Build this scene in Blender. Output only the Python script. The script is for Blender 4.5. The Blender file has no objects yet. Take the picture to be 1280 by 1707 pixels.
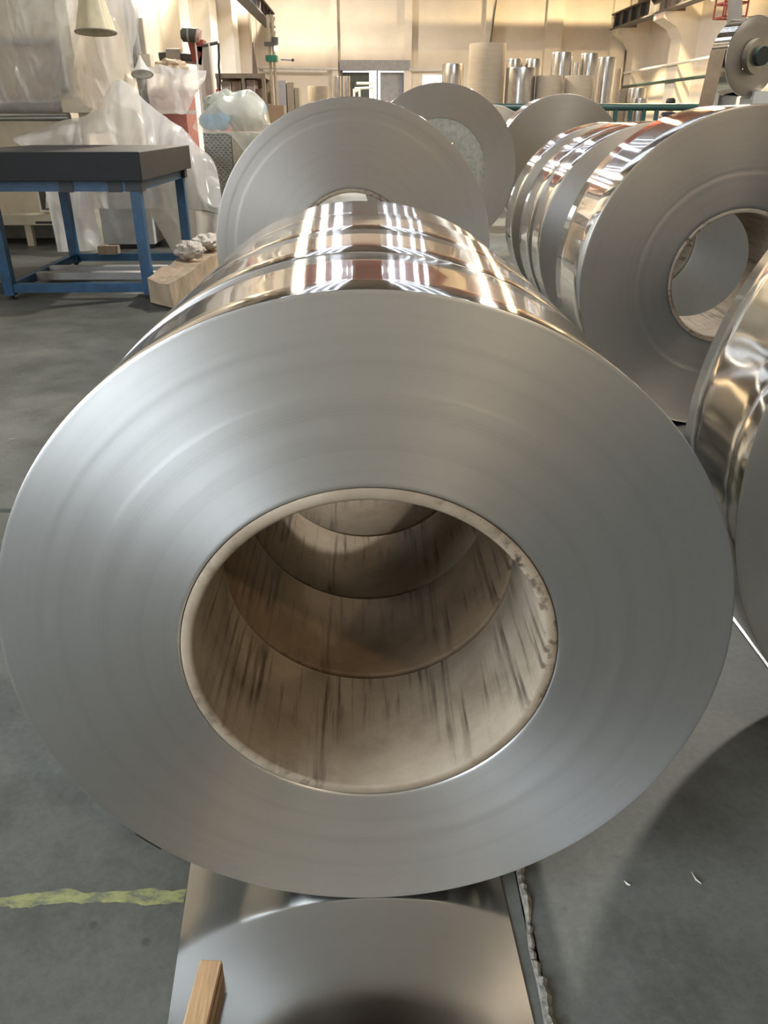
import bpy, math, random
from mathutils import Vector, noise, Matrix
random.seed(7)
PI = math.pi
scene = bpy.context.scene
col = scene.collection

# ------------------------------------------------------------------ camera
F_PX, PITCH, YAW, CAM_H = 1284.2, 0.4697, 0.0246, 1.224
cam_d = bpy.data.cameras.new('camera')
cam_d.sensor_fit = 'HORIZONTAL'
cam_d.sensor_width = 36.0
cam_d.lens = F_PX / 1280 * 36.0
cam_d.clip_start = 0.02
cam_d.clip_end = 300
cam = bpy.data.objects.new('camera', cam_d)
col.objects.link(cam)
cam.location = (0, 0, CAM_H)
cam.rotation_euler = (PI / 2 - PITCH, 0, -YAW)
scene.camera = cam

# ------------------------------------------------------------------ world, exposure
w = bpy.data.worlds.new('world')
scene.world = w
w.use_nodes = True
w.node_tree.nodes['Background'].inputs[0].default_value = (0.95, 0.97, 1.0, 1)
w.node_tree.nodes['Background'].inputs[1].default_value = 3.0
vs = scene.view_settings
vs.view_transform = 'Standard'
vs.look = 'None'
vs.gamma = 1.0
vs.use_curve_mapping = False
vs.exposure = 0.42
scene.cycles.max_bounces = 8
scene.cycles.transparent_max_bounces = 12
scene.cycles.caustics_reflective = False
scene.cycles.caustics_refractive = False
scene.cycles.sample_clamp_indirect = 6.0

L_TUBE = 9.0          # radiance of the ceiling tube rows
L_WINDOW = 10.0        # radiance of the daylight windows behind the camera
P_BAY = 750           # watts of the near high-bay lamp
P_WARM = 950          # watts of each warm lamp added deeper in the hall to light the walls

# ------------------------------------------------------------------ pixel -> place helper
_cy, _sy = math.cos(YAW), math.sin(YAW)
_cp, _sp = math.cos(PITCH), math.sin(PITCH)
_F = Vector((_sy * _cp, _cy * _cp, -_sp))
_R = Vector((_cy, -_sy, 0))
_U = _R.cross(_F)
_O = Vector((0, 0, CAM_H))
def ray(px, py):
    return _F + _R * ((px - 640) / F_PX) + _U * ((853.5 - py) / F_PX)
def at(px, py, Y):            # the point seen at a photo pixel, at the distance Y down the hall
    d = ray(px, py)
    return _O + d * (Y / d.y)
def X_at(px, Y): return at(px, 202, Y).x
def Z_at(py, Y): return at(640, py, Y).z

# ------------------------------------------------------------------ materials
ROT_F, ROT_M = 0.25, 0.25
MATS = {}
def nt(name):
    m = bpy.data.materials.new(name)
    m.use_nodes = True
    n = m.node_tree
    b = n.nodes['Principled BSDF']
    MATS[name] = m
    return m, n, b
def node(n, t, **kw):
    x = n.nodes.new(t)
    for k, v in kw.items():
        if k in x.inputs: x.inputs[k].default_value = v
        else: setattr(x, k, v)
    return x
def ramp(n, fac, stops):
    r = n.nodes.new('ShaderNodeValToRGB')
    el = r.color_ramp.elements
    while len(el) < len(stops): el.new(0.5)
    for e, (p, c) in zip(el, stops):
        e.position = p
        e.color = (*c, 1) if len(c) == 3 else c
    n.links.new(fac, r.inputs[0])
    return r
def coords(n, scale=(1, 1, 1), kind='Object'):
    tc = n.nodes.new('ShaderNodeTexCoord')
    mp = n.nodes.new('ShaderNodeMapping')
    mp.inputs['Scale'].default_value = scale
    n.links.new(tc.outputs[kind], mp.inputs[0])
    return mp.outputs[0]
def plain(name, c, rough=0.5, metal=0.0, var=0.12, scale=6.0, bump=0.0, bscale=40.0, stretch=(1, 1, 1), emit=0, spec=0.5):
    m, n, b = nt(name)
    b.inputs['Roughness'].default_value = rough
    b.inputs['Metallic'].default_value = metal
    b.inputs['Specular IOR Level'].default_value = spec
    v = coords(n, stretch)
    nz = node(n, 'ShaderNodeTexNoise', Scale=scale, Detail=6.0, Roughness=0.6)
    n.links.new(v, nz.inputs['Vector'])
    lo = tuple(max(0, x * (1 - var * 1.6)) for x in c)
    hi = tuple(min(1, x * (1 + var)) for x in c)
    r = ramp(n, nz.outputs[0], [(0.3, lo), (0.7, hi)])
    n.links.new(r.outputs[0], b.inputs['Base Color'])
    if bump:
        nb = node(n, 'ShaderNodeTexNoise', Scale=bscale, Detail=5.0)
        n.links.new(v, nb.inputs['Vector'])
        bp = node(n, 'ShaderNodeBump', Strength=bump, Distance=0.01)
        n.links.new(nb.outputs[0], bp.inputs['Height'])
        n.links.new(bp.outputs[0], b.inputs['Normal'])
    if emit:
        b.inputs['Emission Color'].default_value = (*c, 1)
        b.inputs['Emission Strength'].default_value = emit
    return m
def radius_node(n):
    tc = n.nodes.new('ShaderNodeTexCoord')
    sx = n.nodes.new('ShaderNodeSeparateXYZ')
    n.links.new(tc.outputs['Object'], sx.inputs[0])
    cx = n.nodes.new('ShaderNodeCombineXYZ')
    n.links.new(sx.outputs['X'], cx.inputs['X'])
    n.links.new(sx.outputs['Z'], cx.inputs['Z'])
    ln = node(n, 'ShaderNodeVectorMath', operation='LENGTH')
    n.links.new(cx.outputs[0], ln.inputs[0])
    return ln.outputs['Value'], sx, tc
def face_steel(name, c=(0.53, 0.52, 0.50), rough=0.42, aniso=0.75):
    m, n, b = nt(name)
    b.inputs['Metallic'].default_value = 1.0
    b.inputs['Anisotropic'].default_value = aniso
    b.inputs['Anisotropic Rotation'].default_value = ROT_F
    tg = n.nodes.new('ShaderNodeTangent')
    tg.direction_type = 'RADIAL'
    tg.axis = 'Y'
    n.links.new(tg.outputs[0], b.inputs['Tangent'])
    rad, sx, tc = radius_node(n)
    n1 = node(n, 'ShaderNodeTexNoise', noise_dimensions='1D', Scale=420.0, Detail=3.0, Roughness=0.7)
    n.links.new(rad, n1.inputs['W'])
    n2 = node(n, 'ShaderNodeTexNoise', noise_dimensions='1D', Scale=38.0, Detail=4.0, Roughness=0.6)
    n.links.new(rad, n2.inputs['W'])
    n3 = node(n, 'ShaderNodeTexNoise', Scale=5.0, Detail=3.0)
    n.links.new(tc.outputs['Object'], n3.inputs['Vector'])
    a = node(n, 'ShaderNodeMath', operation='MULTIPLY_ADD')
    n.links.new(n1.outputs[0], a.inputs[0]); a.inputs[1].default_value = 0.7
    n.links.new(n2.outputs[0], a.inputs[2])
    a2 = node(n, 'ShaderNodeMath', operation='MULTIPLY_ADD')
    n.links.new(n3.outputs[0], a2.inputs[0]); a2.inputs[1].default_value = 0.3
    n.links.new(a.outputs[0], a2.inputs[2])
    r = ramp(n, a2.outputs[0], [(0.55, tuple(x * 0.95 for x in c)), (1.0, tuple(min(1, x * 1.06) for x in c))])
    n.links.new(r.outputs[0], b.inputs['Base Color'])
    rr = node(n, 'ShaderNodeMapRange')
    n.links.new(n2.outputs[0], rr.inputs[0])
    rr.inputs[3].default_value = rough - 0.02
    rr.inputs[4].default_value = rough + 0.03
    n.links.new(rr.outputs[0], b.inputs['Roughness'])
    bp = node(n, 'ShaderNodeBump', Strength=0.13, Distance=0.0004)
    n.links.new(a.outputs[0], bp.inputs['Height'])
    n.links.new(bp.outputs[0], b.inputs['Normal'])
    return m
def mirror_steel(name, c=(0.80, 0.79, 0.77), rough=0.045, wav=0.06, brushed=0.0, brough=0.11):
    m, n, b = nt(name)
    b.inputs['Metallic'].default_value = 1.0
    b.inputs['Base Color'].default_value = (*c, 1)
    v = coords(n, (3, 1.2, 3))
    nz = node(n, 'ShaderNodeTexNoise', Scale=2.2, Detail=2.0)
    n.links.new(v, nz.inputs['Vector'])
    rr = node(n, 'ShaderNodeMapRange')
    n.links.new(nz.outputs[0], rr.inputs[0])
    rr.inputs[3].default_value = rough * 0.6
    rr.inputs[4].default_value = rough * 1.5
    n.links.new(rr.outputs[0], b.inputs['Roughness'])
    bp = node(n, 'ShaderNodeBump', Strength=wav, Distance=0.02)
    n.links.new(nz.outputs[0], bp.inputs['Height'])
    n.links.new(bp.outputs[0], b.inputs['Normal'])
    if brushed:                       # fine rolling lines run round the coil and smear lamps along its axis
        b2 = node(n, 'ShaderNodeBsdfPrincipled')
        b2.inputs['Metallic'].default_value = 1.0
        b2.inputs['Base Color'].default_value = (*c, 1)
        b2.inputs['Roughness'].default_value = brough
        b2.inputs['Anisotropic'].default_value = 1.0
        b2.inputs['Anisotropic Rotation'].default_value = ROT_M
        tg = n.nodes.new('ShaderNodeTangent')
        tg.direction_type = 'RADIAL'
        tg.axis = 'Y'
        n.links.new(tg.outputs[0], b2.inputs['Tangent'])
        n.links.new(bp.outputs[0], b2.inputs['Normal'])
        mx = node(n, 'ShaderNodeMixShader')
        mx.inputs[0].default_value = brushed
        n.links.new(b.outputs[0], mx.inputs[1])
        n.links.new(b2.outputs[0], mx.inputs[2])
        n.links.new(mx.outputs[0], n.nodes['Material Output'].inputs[0])
    return m
def cardboard_core(name, tint=(1, 1, 1)):
    m, n, b = nt(name)
    b.inputs['Roughness'].default_value = 0.75
    v = coords(n, (55, 2.6, 55))
    nz = node(n, 'ShaderNodeTexNoise', Scale=1.0, Detail=4.0, Roughness=0.6)
    n.links.new(v, nz.inputs['Vector'])
    st = ramp(n, nz.outputs[0], [(0.0, (1, 1, 1)), (0.35, (1, 1, 1)), (0.30, (0.22, 0.19, 0.15))])
    st.color_ramp.elements[0].position = 0.36
    st.color_ramp.elements[0].color = (0.16, 0.13, 0.10, 1)
    st.color_ramp.elements[1].position = 0.50
    st.color_ramp.elements[1].color = (1, 1, 1, 1)
    st.color_ramp.elements[2].position = 1.0
    st.color_ramp.elements[2].color = (1, 1, 1, 1)
    v2 = coords(n, (1, 1, 1))
    nb = node(n, 'ShaderNodeTexNoise', Scale=7.0, Detail=6.0, Roughness=0.65)
    n.links.new(v2, nb.inputs['Vector'])
    base = ramp(n, nb.outputs[0], [(p, tuple(x * y for x, y in zip(k, tint))) for p, k in ((0.25, (0.16, 0.118, 0.078)), (0.5, (0.265, 0.21, 0.148)), (0.75, (0.35, 0.29, 0.215)))])
    # the streaks come in patches
    pt = node(n, 'ShaderNodeTexNoise', Scale=4.5, Detail=2.0)
    n.links.new(v2, pt.inputs['Vector'])
    pm = ramp(n, pt.outputs[0], [(0.42, (0, 0, 0)), (0.62, (1, 1, 1))])
    mx = node(n, 'ShaderNodeMix', data_type='RGBA', blend_type='MULTIPLY')
    n.links.new(pm.outputs[0], mx.inputs[0])
    n.links.new(base.outputs[0], mx.inputs[6])
    n.links.new(st.outputs[0], mx.inputs[7])
    n.links.new(mx.outputs[2], b.inputs['Base Color'])
    bp = node(n, 'ShaderNodeBump', Strength=0.25, Distance=0.004)
    n.links.new(nb.outputs[0], bp.inputs['Height'])
    n.links.new(bp.outputs[0], b.inputs['Normal'])
    return m
def floor_concrete(name):
    m, n, b = nt(name)
    v = coords(n)
    big = node(n, 'ShaderNodeTexNoise', Scale=0.8, Detail=5.0, Roughness=0.6)
    n.links.new(v, big.inputs['Vector'])
    mid = node(n, 'ShaderNodeTexNoise', Scale=5.0, Detail=8.0, Roughness=0.68)
    n.links.new(v, mid.inputs['Vector'])
    fine = node(n, 'ShaderNodeTexNoise', Scale=60.0, Detail=4.0, Roughness=0.7)
    n.links.new(v, fine.inputs['Vector'])
    a = ramp(n, big.outputs[0], [(0.32, (0.070, 0.070, 0.058)), (0.52, (0.118, 0.122, 0.110)), (0.72, (0.175, 0.176, 0.160))])
    c = ramp(n, mid.outputs[0], [(0.28, (0.55, 0.53, 0.48)), (0.5, (0.98, 0.98, 0.98)), (0.78, (1.35, 1.33, 1.28))])
    mx = node(n, 'ShaderNodeMix', data_type='RGBA', blend_type='MULTIPLY')
    mx.inputs[0].default_value = 0.8
    n.links.new(a.outputs[0], mx.inputs[6]); n.links.new(c.outputs[0], mx.inputs[7])
    f = ramp(n, fine.outputs[0], [(0.3, (0.78, 0.78, 0.78)), (0.7, (1.15, 1.15, 1.15))])
    m2 = node(n, 'ShaderNodeMix', data_type='RGBA', blend_type='MULTIPLY')
    m2.inputs[0].default_value = 0.7
    n.links.new(mx.outputs[2], m2.inputs[6]); n.links.new(f.outputs[0], m2.inputs[7])
    vo = node(n, 'ShaderNodeTexVoronoi', Scale=9.0, Randomness=1.0)
    n.links.new(v, vo.inputs['Vector'])
    sp = ramp(n, vo.outputs['Distance'], [(0.045, (0.35, 0.35, 0.36)), (0.09, (1, 1, 1))])
    m3 = node(n, 'ShaderNodeMix', data_type='RGBA', blend_type='MULTIPLY')
    m3.inputs[0].default_value = 0.45
    n.links.new(m2.outputs[2], m3.inputs[6]); n.links.new(sp.outputs[0], m3.inputs[7])
    n.links.new(m3.outputs[2], b.inputs['Base Color'])
    rr = node(n, 'ShaderNodeMapRange')
    n.links.new(mid.outputs[0], rr.inputs[0])
    rr.inputs[3].default_value = 0.42
    rr.inputs[4].default_value = 0.70
    b.inputs['Specular IOR Level'].default_value = 0.3
    n.links.new(rr.outputs[0], b.inputs['Roughness'])
    bp = node(n, 'ShaderNodeBump', Strength=0.18, Distance=0.004)
    n.links.new(fine.outputs[0], bp.inputs['Height'])
    n.links.new(bp.outputs[0], b.inputs['Normal'])
    return m
def film_mat(name, c=(0.92, 0.91, 0.90), trans=0.27):
    m, n, b = nt(name)
    out = n.nodes['Material Output']
    b.inputs['Base Color'].default_value = (*c, 1)
    b.inputs['Roughness'].default_value = 0.2
    tl = node(n, 'ShaderNodeBsdfTranslucent')
    tl.inputs[0].default_value = (*c, 1)
    tr = node(n, 'ShaderNodeBsdfTransparent')
    v = coords(n)
    nz = node(n, 'ShaderNodeTexNoise', Scale=2.2, Detail=3.0, Roughness=0.5)
    n.links.new(v, nz.inputs['Vector'])
    rr = node(n, 'ShaderNodeMapRange')
    n.links.new(nz.outputs[0], rr.inputs[0])
    rr.inputs[1].default_value = 0.3; rr.inputs[2].default_value = 0.7
    rr.inputs[3].default_value = trans - 0.08; rr.inputs[4].default_value = trans + 0.08
    bp = node(n, 'ShaderNodeBump', Strength=0.25, Distance=0.02)
    n.links.new(nz.outputs[0], bp.inputs['Height'])
    n.links.new(bp.outputs[0], b.inputs['Normal'])
    m1 = node(n, 'ShaderNodeMixShader'); m1.inputs[0].default_value = 0.45
    n.links.new(b.outputs[0], m1.inputs[1]); n.links.new(tl.outputs[0], m1.inputs[2])
    m2 = node(n, 'ShaderNodeMixShader')
    n.links.new(rr.outputs[0], m2.inputs[0])
    n.links.new(m1.outputs[0], m2.inputs[1]); n.links.new(tr.outputs[0], m2.inputs[2])
    n.links.new(m2.outputs[0], out.inputs[0])
    return m
def glow(name, c, s):
    m, n, b = nt(name)
    b.inputs['Base Color'].default_value = (*c, 1)
    b.inputs['Emission Color'].default_value = (*c, 1)
    b.inputs['Emission Strength'].default_value = s
    return m

M_FACE = face_steel('slit_steel_face')
M_FACE2 = face_steel('slit_steel_face_warm', (0.31, 0.285, 0.255), 0.5, 0.5)
M_FACE3 = face_steel('slit_steel_face_mid', (0.40, 0.38, 0.355), 0.30, 0.6)
M_MIRROR = mirror_steel('polished_strip', rough=0.03, brushed=0.55, wav=0.01)
M_SHEET = mirror_steel('steel_sheet', (0.62, 0.62, 0.61), 0.16, 0.05)
M_CORE = cardboard_core('cardboard_core')
M_CORE2 = cardboard_core('brown_core', (.62, .52, .42))
M_FLOOR = floor_concrete('concrete_floor')
M_WALL = plain('cream_wall', (0.73, 0.665, 0.56), 0.85, var=0.05, scale=1.2)
M_CEIL = plain('ceiling_grey', (0.20, 0.19, 0.18), 0.9, var=0.06)
M_BLUE = plain('blue_paint', (0.012, 0.075, 0.165), 0.42, var=0.25, scale=9, bump=0.05)
M_GRANITE = plain('granite', (0.022, 0.024, 0.026), 0.6, var=0.25, scale=160, spec=0.25)
M_BLACK = plain('black_steel', (0.02, 0.02, 0.021), 0.5)
M_CREAM = plain('machine_cream', (0.60, 0.545, 0.43), 0.5, var=0.08)
M_WHITE = plain('white_enamel', (0.74, 0.72, 0.67), 0.45, var=0.05)
M_GREY = plain('grey_enamel', (0.33, 0.33, 0.33), 0.5)
M_DARK = plain('dark_steel', (0.09, 0.088, 0.085), 0.5)
M_RED = plain('red_oxide', (0.30, 0.055, 0.035), 0.5)
M_CRANE = plain('crane_red', (0.15, 0.02, 0.015), 0.5)
M_REDB = plain('bright_red', (0.55, 0.06, 0.035), 0.5)
M_GREEN = plain('green_enamel', (0.02, 0.16, 0.09), 0.45)
M_RAIL = plain('teal_rail', (0.016, 0.055, 0.052), 0.45)
M_BOARD = plain('kraft_board', (0.36, 0.28, 0.20), 0.85, var=0.12, scale=5)
M_CARTON = plain('carton', (0.40, 0.31, 0.22), 0.9, var=0.2, scale=7, bump=0.2, bscale=20)
M_PAPER = plain('crumpled_paper', (0.55, 0.50, 0.44), 0.8, var=0.15, scale=18, bump=0.3)
M_WOOD = plain('pine_wood', (0.56, 0.36, 0.19), 0.6, var=0.22, scale=5, stretch=(30, 2, 30), bump=0.1)
M_WOODD = plain('dark_wood', (0.15, 0.075, 0.035), 0.7, var=0.2, scale=8, stretch=(20, 2, 20))
M_FILLER = plain('joint_filler', (0.23, 0.21, 0.175), 0.9, var=0.3, scale=50, bump=0.6, bscale=120)
M_BLUEBAG = plain('blue_rag', (0.10, 0.36, 0.62), 0.8, var=0.15)
M_GREENBAG = plain('grey_green_bundle', (0.46, 0.48, 0.42), 0.8, var=0.12)
M_FILM = film_mat('plastic_film')
M_FILM2 = film_mat('plastic_film_beige', (0.86, 0.80, 0.72), 0.22)
M_BAG = film_mat('clear_bag', (0.88, 0.90, 0.86), 0.5)
M_CLEAR = film_mat('clear_film', (0.86, 0.87, 0.87), 0.6)
M_GLASS = plain('dark_glass', (0.05, 0.055, 0.05), 0.12)
M_ROLLM = plain('wrapped_steel_roll', (0.44, 0.42, 0.40), 0.27, 1.0, var=0.15, scale=9, stretch=(3, 3, 1))
M_ROLLK = plain('kraft_roll', (0.38, 0.31, 0.23), 0.8, var=0.05, scale=4, stretch=(1, 1, 8))
M_MOTTLE = plain('pressed_fibre', (0.44, 0.42, 0.36), 0.85, var=0.14, scale=26)
M_SKIN = plain('skin', (0.36, 0.21, 0.14), 0.6)
M_HAIR = plain('black_hair', (0.012, 0.011, 0.012), 0.6)
M_NAVY = plain('navy_cloth', (0.02, 0.022, 0.045), 0.85)
M_LTCLOTH = plain('light_cloth', (0.45, 0.48, 0.50), 0.85)
M_TUBE = glow('tube_light', (0.74, 0.84, 1.0), L_TUBE)
M_PANE = glow('daylit_pane', (0.80, 0.90, 1.0), L_WINDOW)
M_BAYGLOW = glow('high_bay_glow', (1.0, 0.93, 0.82), 12)
M_WARMGLOW = glow('added_warm_glow', (1.0, 0.74, 0.42), 12)

# ------------------------------------------------------------------ mesh builder
class MB:
    def __init__(s): s.v, s.f, s.m = [], [], []
    def add(s, vs, fs, mi=0):
        o = len(s.v)
        s.v += [Vector(p) for p in vs]
        s.f += [tuple(i + o for i in f) for f in fs]
        s.m += [mi] * len(fs)
        return s
    def box(s, x0, x1, y0, y1, z0, z1, mi=0):
        return s.hexa([(x0, y0, z0), (x1, y0, z0), (x1, y1, z0), (x0, y1, z0), (x0, y0, z1), (x1, y0, z1), (x1, y1, z1), (x0, y1, z1)], mi)
    def hexa(s, p, mi=0):
        return s.add(p, [(0, 3, 2, 1), (4, 5, 6, 7), (0, 1, 5, 4), (1, 2, 6, 5), (2, 3, 7, 6), (3, 0, 4, 7)], mi)
    def bar(s, a, b, w, h, up=(0, 0, 1), mi=0):
        a, b = Vector(a), Vector(b)
        d = (b - a).normalized()
        u = Vector(up)
        sd = d.cross(u)
        if sd.length < 1e-4: sd = d.cross(Vector((0, 1, 0)))
        sd.normalize(); u = sd.cross(d)
        q = [a - sd * w / 2 - u * h / 2, a + sd * w / 2 - u * h / 2, b + sd * w / 2 - u * h / 2, b - sd * w / 2 - u * h / 2]
        return s.hexa(q + [p + u * h for p in q], mi)
    def tube(s, pts, r, n=12, cap=True, mi=0):
        pts = [Vector(p) for p in pts]
        rs = r if isinstance(r, (list, tuple)) else [r] * len(pts)
        vs, fs = [], []
        for i, p in enumerate(pts):
            d = (pts[min(i + 1, len(pts) - 1)] - pts[max(i - 1, 0)]).normalized()
            a = d.cross(Vector((0, 0, 1)))
            if a.length < 1e-3: a = d.cross(Vector((0, 1, 0)))
            a.normalize(); b = d.cross(a)
            vs += [p + (a * math.cos(2 * PI * k / n) + b * math.sin(2 * PI * k / n)) * rs[i] for k in range(n)]
        for i in range(len(pts) - 1):
            fs += [(i * n + k, i * n + (k + 1) % n, (i + 1) * n + (k + 1) % n, (i + 1) * n + k) for k in range(n)]
        if cap:
            fs += [tuple(range(n - 1, -1, -1)), tuple(range((len(pts) - 1) * n, len(pts) * n))]
        return s.add(vs, fs, mi)
    def lathe(s, prof, n=64, axis='Z', c=(0, 0, 0), mats=None, closed=False, rot=None, wob=None):
        c = Vector(c); vs, o = [], len(s.v)
        for (r, h) in prof:
            for k in range(n):
                t = 2 * PI * k / n
                rr = r * (1 + (wob(t, h) if wob else 0))
                p = Vector((rr * math.cos(t), rr * math.sin(t), h)) if axis == 'Z' else Vector((rr * math.cos(t), h, rr * math.sin(t)))
                if rot: p = rot @ p
                vs.append(c + p)
        s.v += vs
        m = len(prof)
        for i in range(m if closed else m - 1):
            j = (i + 1) % m
            for k in range(n):
                k2 = (k + 1) % n
                q = (o + i * n + k, o + i * n + k2, o + j * n + k2, o + j * n + k)
                s.f.append(q if axis == 'Z' else q[::-1])
                s.m.append(mats[i] if mats else 0)
        return s
    def build(s, name, mats, parent=None, origin=None, loc=None, smooth=True, ang=35, fix=True):
        me = bpy.data.meshes.new(name)
        if origin is None:
            if parent is not None: origin = parent['_o'] if '_o' in parent else (0, 0, 0)
            else:
                xs = [p.x for p in s.v]; ys = [p.y for p in s.v]; zs = [p.z for p in s.v]
                origin = ((min(xs) + max(xs)) / 2, (min(ys) + max(ys)) / 2, min(zs))
        og = Vector(origin)
        me.from_pydata([p - og for p in s.v], [], s.f)
        mats = mats if isinstance(mats, (list, tuple)) else [mats]
        for m in mats: me.materials.append(m)
        if any(s.m): me.polygons.foreach_set('material_index', s.m)
        if smooth:
            me.polygons.foreach_set('use_smooth', [True] * len(me.polygons))
            me.set_sharp_from_angle(angle=math.radians(ang))
        me.validate(); me.update()
        o = bpy.data.objects.new(name, me)
        col.objects.link(o)
        if parent is not None:
            o.parent = parent
            if loc is not None: o.location = loc
        else: o.location = og if loc is None else loc
        ORIG[o.name] = og
        return o
ORIG = {}
def tag(o, label=None, cat=None, group=None, kind=None):
    if label: o['label'] = label
    if cat: o['category'] = cat
    if group: o['group'] = group
    if kind: o['kind'] = kind
    return o
class Thing:
    """An Empty at the base of a thing; parts are given in world places."""
    def __init__(s, name, loc, label, cat, group=None):
        s.o = bpy.data.objects.new(name, None)
        col.objects.link(s.o)
        s.o.empty_display_size = 0.1
        s.o.location = loc
        s.loc = Vector(loc)
        tag(s.o, label, cat, group)
    def part(s, name, mb, mats, label=None, **kw):
        o = mb.build(name, mats, s.o, origin=s.loc, **kw)
        if label: o['label'] = label
        return o
    def sub(s, name, mb, mats, parent, label=None, **kw):
        o = mb.build(name, mats, parent, origin=s.loc, **kw)
        if label: o['label'] = label
        return o
def B(*a, **k): return MB().box(*a, **k)

# ================================================================== THE HALL
XL, XR, YB, YF, ZC = -4.7, 11.2, 36.2, -9.0, 8.6
fm = MB()
XJ, YJ = 0.268, 2.455
for (x0, x1) in ((XL - .3, XJ - .006), (XJ + .006, XR + .3)):
    for (y0, y1) in ((YF - .3, YJ - .016), (YJ + .016, YB + .3)):
        fm.box(x0, x1, y0, y1, -0.2, 0)
fm.box(XL - .3, XR + .3, YF - .3, YB + .3, -0.3, -0.022)
floor = tag(fm.build('floor', M_FLOOR, origin=(0, 0, 0), smooth=False), kind='structure')

# filler squeezed out of the lengthwise joint, beside the steel sheet
jf = MB()
pts = []
for i in range(240):
    y = 0.3 + i * 0.009
    n1 = noise.noise(Vector((y * 9, 1.3, 0)));  n2 = noise.noise(Vector((y * 31, 4.7, 0))) + random.uniform(-.35, .35)
    pts.append((XJ + 0.010 * n1 + .006 * n2 + .002, y, 0.008 + 0.012 * n2, 0.009 + 0.007 * n2))
vs, fs = [], []
for (x, y, h, wd) in pts:
    hh = max(0.003, h)
    vs += [(x - wd, y, -0.015), (x - wd * .7, y, hh * .7), (x, y, hh), (x + wd * .6, y, hh * .5), (x + wd * 1.1, y, -0.015)]
for i in range(len(pts) - 1):
    for k in range(4): fs.append((i * 5 + k, i * 5 + k + 1, i * 5 + 6 + k, i * 5 + 5 + k))
jf.add(vs, [f[::-1] for f in fs])
jf.build('joint_filler', M_FILLER, floor, origin=(0, 0, 0), smooth=False)
# worn yellow line
def paint_line(x0, x1, y0, wd, seed, parent):
    mb = MB(); n = int((x1 - x0) / 0.008)
    vs, fs = [], []
    for i in range(n + 1):
        x = x0 + (x1 - x0) * i / n
        e = noise.noise(Vector((x * 14, seed, 0))) * .010 + noise.noise(Vector((x * 70, seed, 3))) * .006
        f = noise.noise(Vector((x * 16, seed + 9, 0))) * .012 + noise.noise(Vector((x * 60, seed, 8))) * .006
        yc = y0 + .008 * noise.noise(Vector((x * 5, seed, 5)))
        vs += [(x, yc - wd / 2 + e, .0006), (x, yc + wd / 2 + f, .0006)]
    for i in range(n): fs.append((2 * i, 2 * i + 2, 2 * i + 3, 2 * i + 1))
    mb.add(vs, fs)
    return mb.build('painted_line', M_YELLOW, parent, origin=(0, 0, 0), smooth=False)
def worn_yellow():
    m, n, b = nt('worn_yellow_paint')
    out = n.nodes['Material Output']
    v = coords(n, (1, 1.8, 1))
    nz = node(n, 'ShaderNodeTexNoise', Scale=30.0, Detail=8.0, Roughness=0.7)
    n.links.new(v, nz.inputs['Vector'])
    r = ramp(n, nz.outputs[0], [(0.40, (0.12, 0.125, 0.10)), (0.52, (0.235, 0.245, 0.10)), (0.68, (0.33, 0.335, 0.15))])
    n.links.new(r.outputs[0], b.inputs['Base Color'])
    b.inputs['Roughness'].default_value = 0.65
    return m
M_YELLOW = worn_yellow()
paint_line(-1.6, -0.33, 0.918, 0.024, 2.2, floor)

# ceiling and walls
tag(B(XL - .3, XR + .3, YF - .3, YB + .3, ZC, ZC + .3).build('ceiling', M_CEIL, smooth=False), kind='structure')
# back wall with doorway and a small bright window
dx0, dx1, dz = X_at(573, YB), X_at(678, YB), Z_at(118, YB)
wx0, wx1, wz0, wz1 = X_at(703, YB), X_at(735, YB), Z_at(146, YB), Z_at(125, YB)
bw = MB()
bw.box(XL - .3, dx0, YB, YB + .3, 0, ZC).box(dx0, dx1, YB, YB + .3, dz, ZC).box(dx1, wx0, YB, YB + .3, 0, ZC)
bw.box(wx0, wx1, YB, YB + .3, 0, wz0).box(wx0, wx1, YB, YB + .3, wz1, ZC).box(wx1, XR + .3, YB, YB + .3, 0, ZC)
wall_back = tag(bw.build('wall_back', M_WALL, smooth=False), kind='structure')
ob = wall_back.location
for px0, px1 in ((430, 438), (556, 566), (672, 684), (800, 812), (896, 922), (1000, 1024)):
    B(X_at(px0, YB), X_at(px1, YB), YB - .28, YB, 0, ZC).build('column', M_WALL, wall_back, origin=ob, smooth=False)
MB().tube([(X_at(436, YB), YB - .34, Z_at(113, YB)), (X_at(566, YB), YB - .34, Z_at(116, YB))], .05, 8).build('wall_pipe', M_WHITE, wall_back, origin=ob)
MB().tube([(X_at(446, YB), YB - .34, Z_at(118.5, YB)), (X_at(548, YB), YB - .34, Z_at(120.5, YB))], .045, 8).build('wall_pipe', M_WHITE, wall_back, origin=ob)
MB().tube([(X_at(680, YB), YB - .34, Z_at(117, YB)), (X_at(736, YB), YB - .34, Z_at(116, YB))], .04, 8).build('wall_pipe', M_WHITE, wall_back, origin=ob)
MB().tube([(X_at(815, YB), YB - .34, Z_at(-10, YB)), (X_at(808, YB), YB - .34, Z_at(76, YB))], .03, 8).build('wall_pipe', M_DARK, wall_back, origin=ob)
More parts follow.
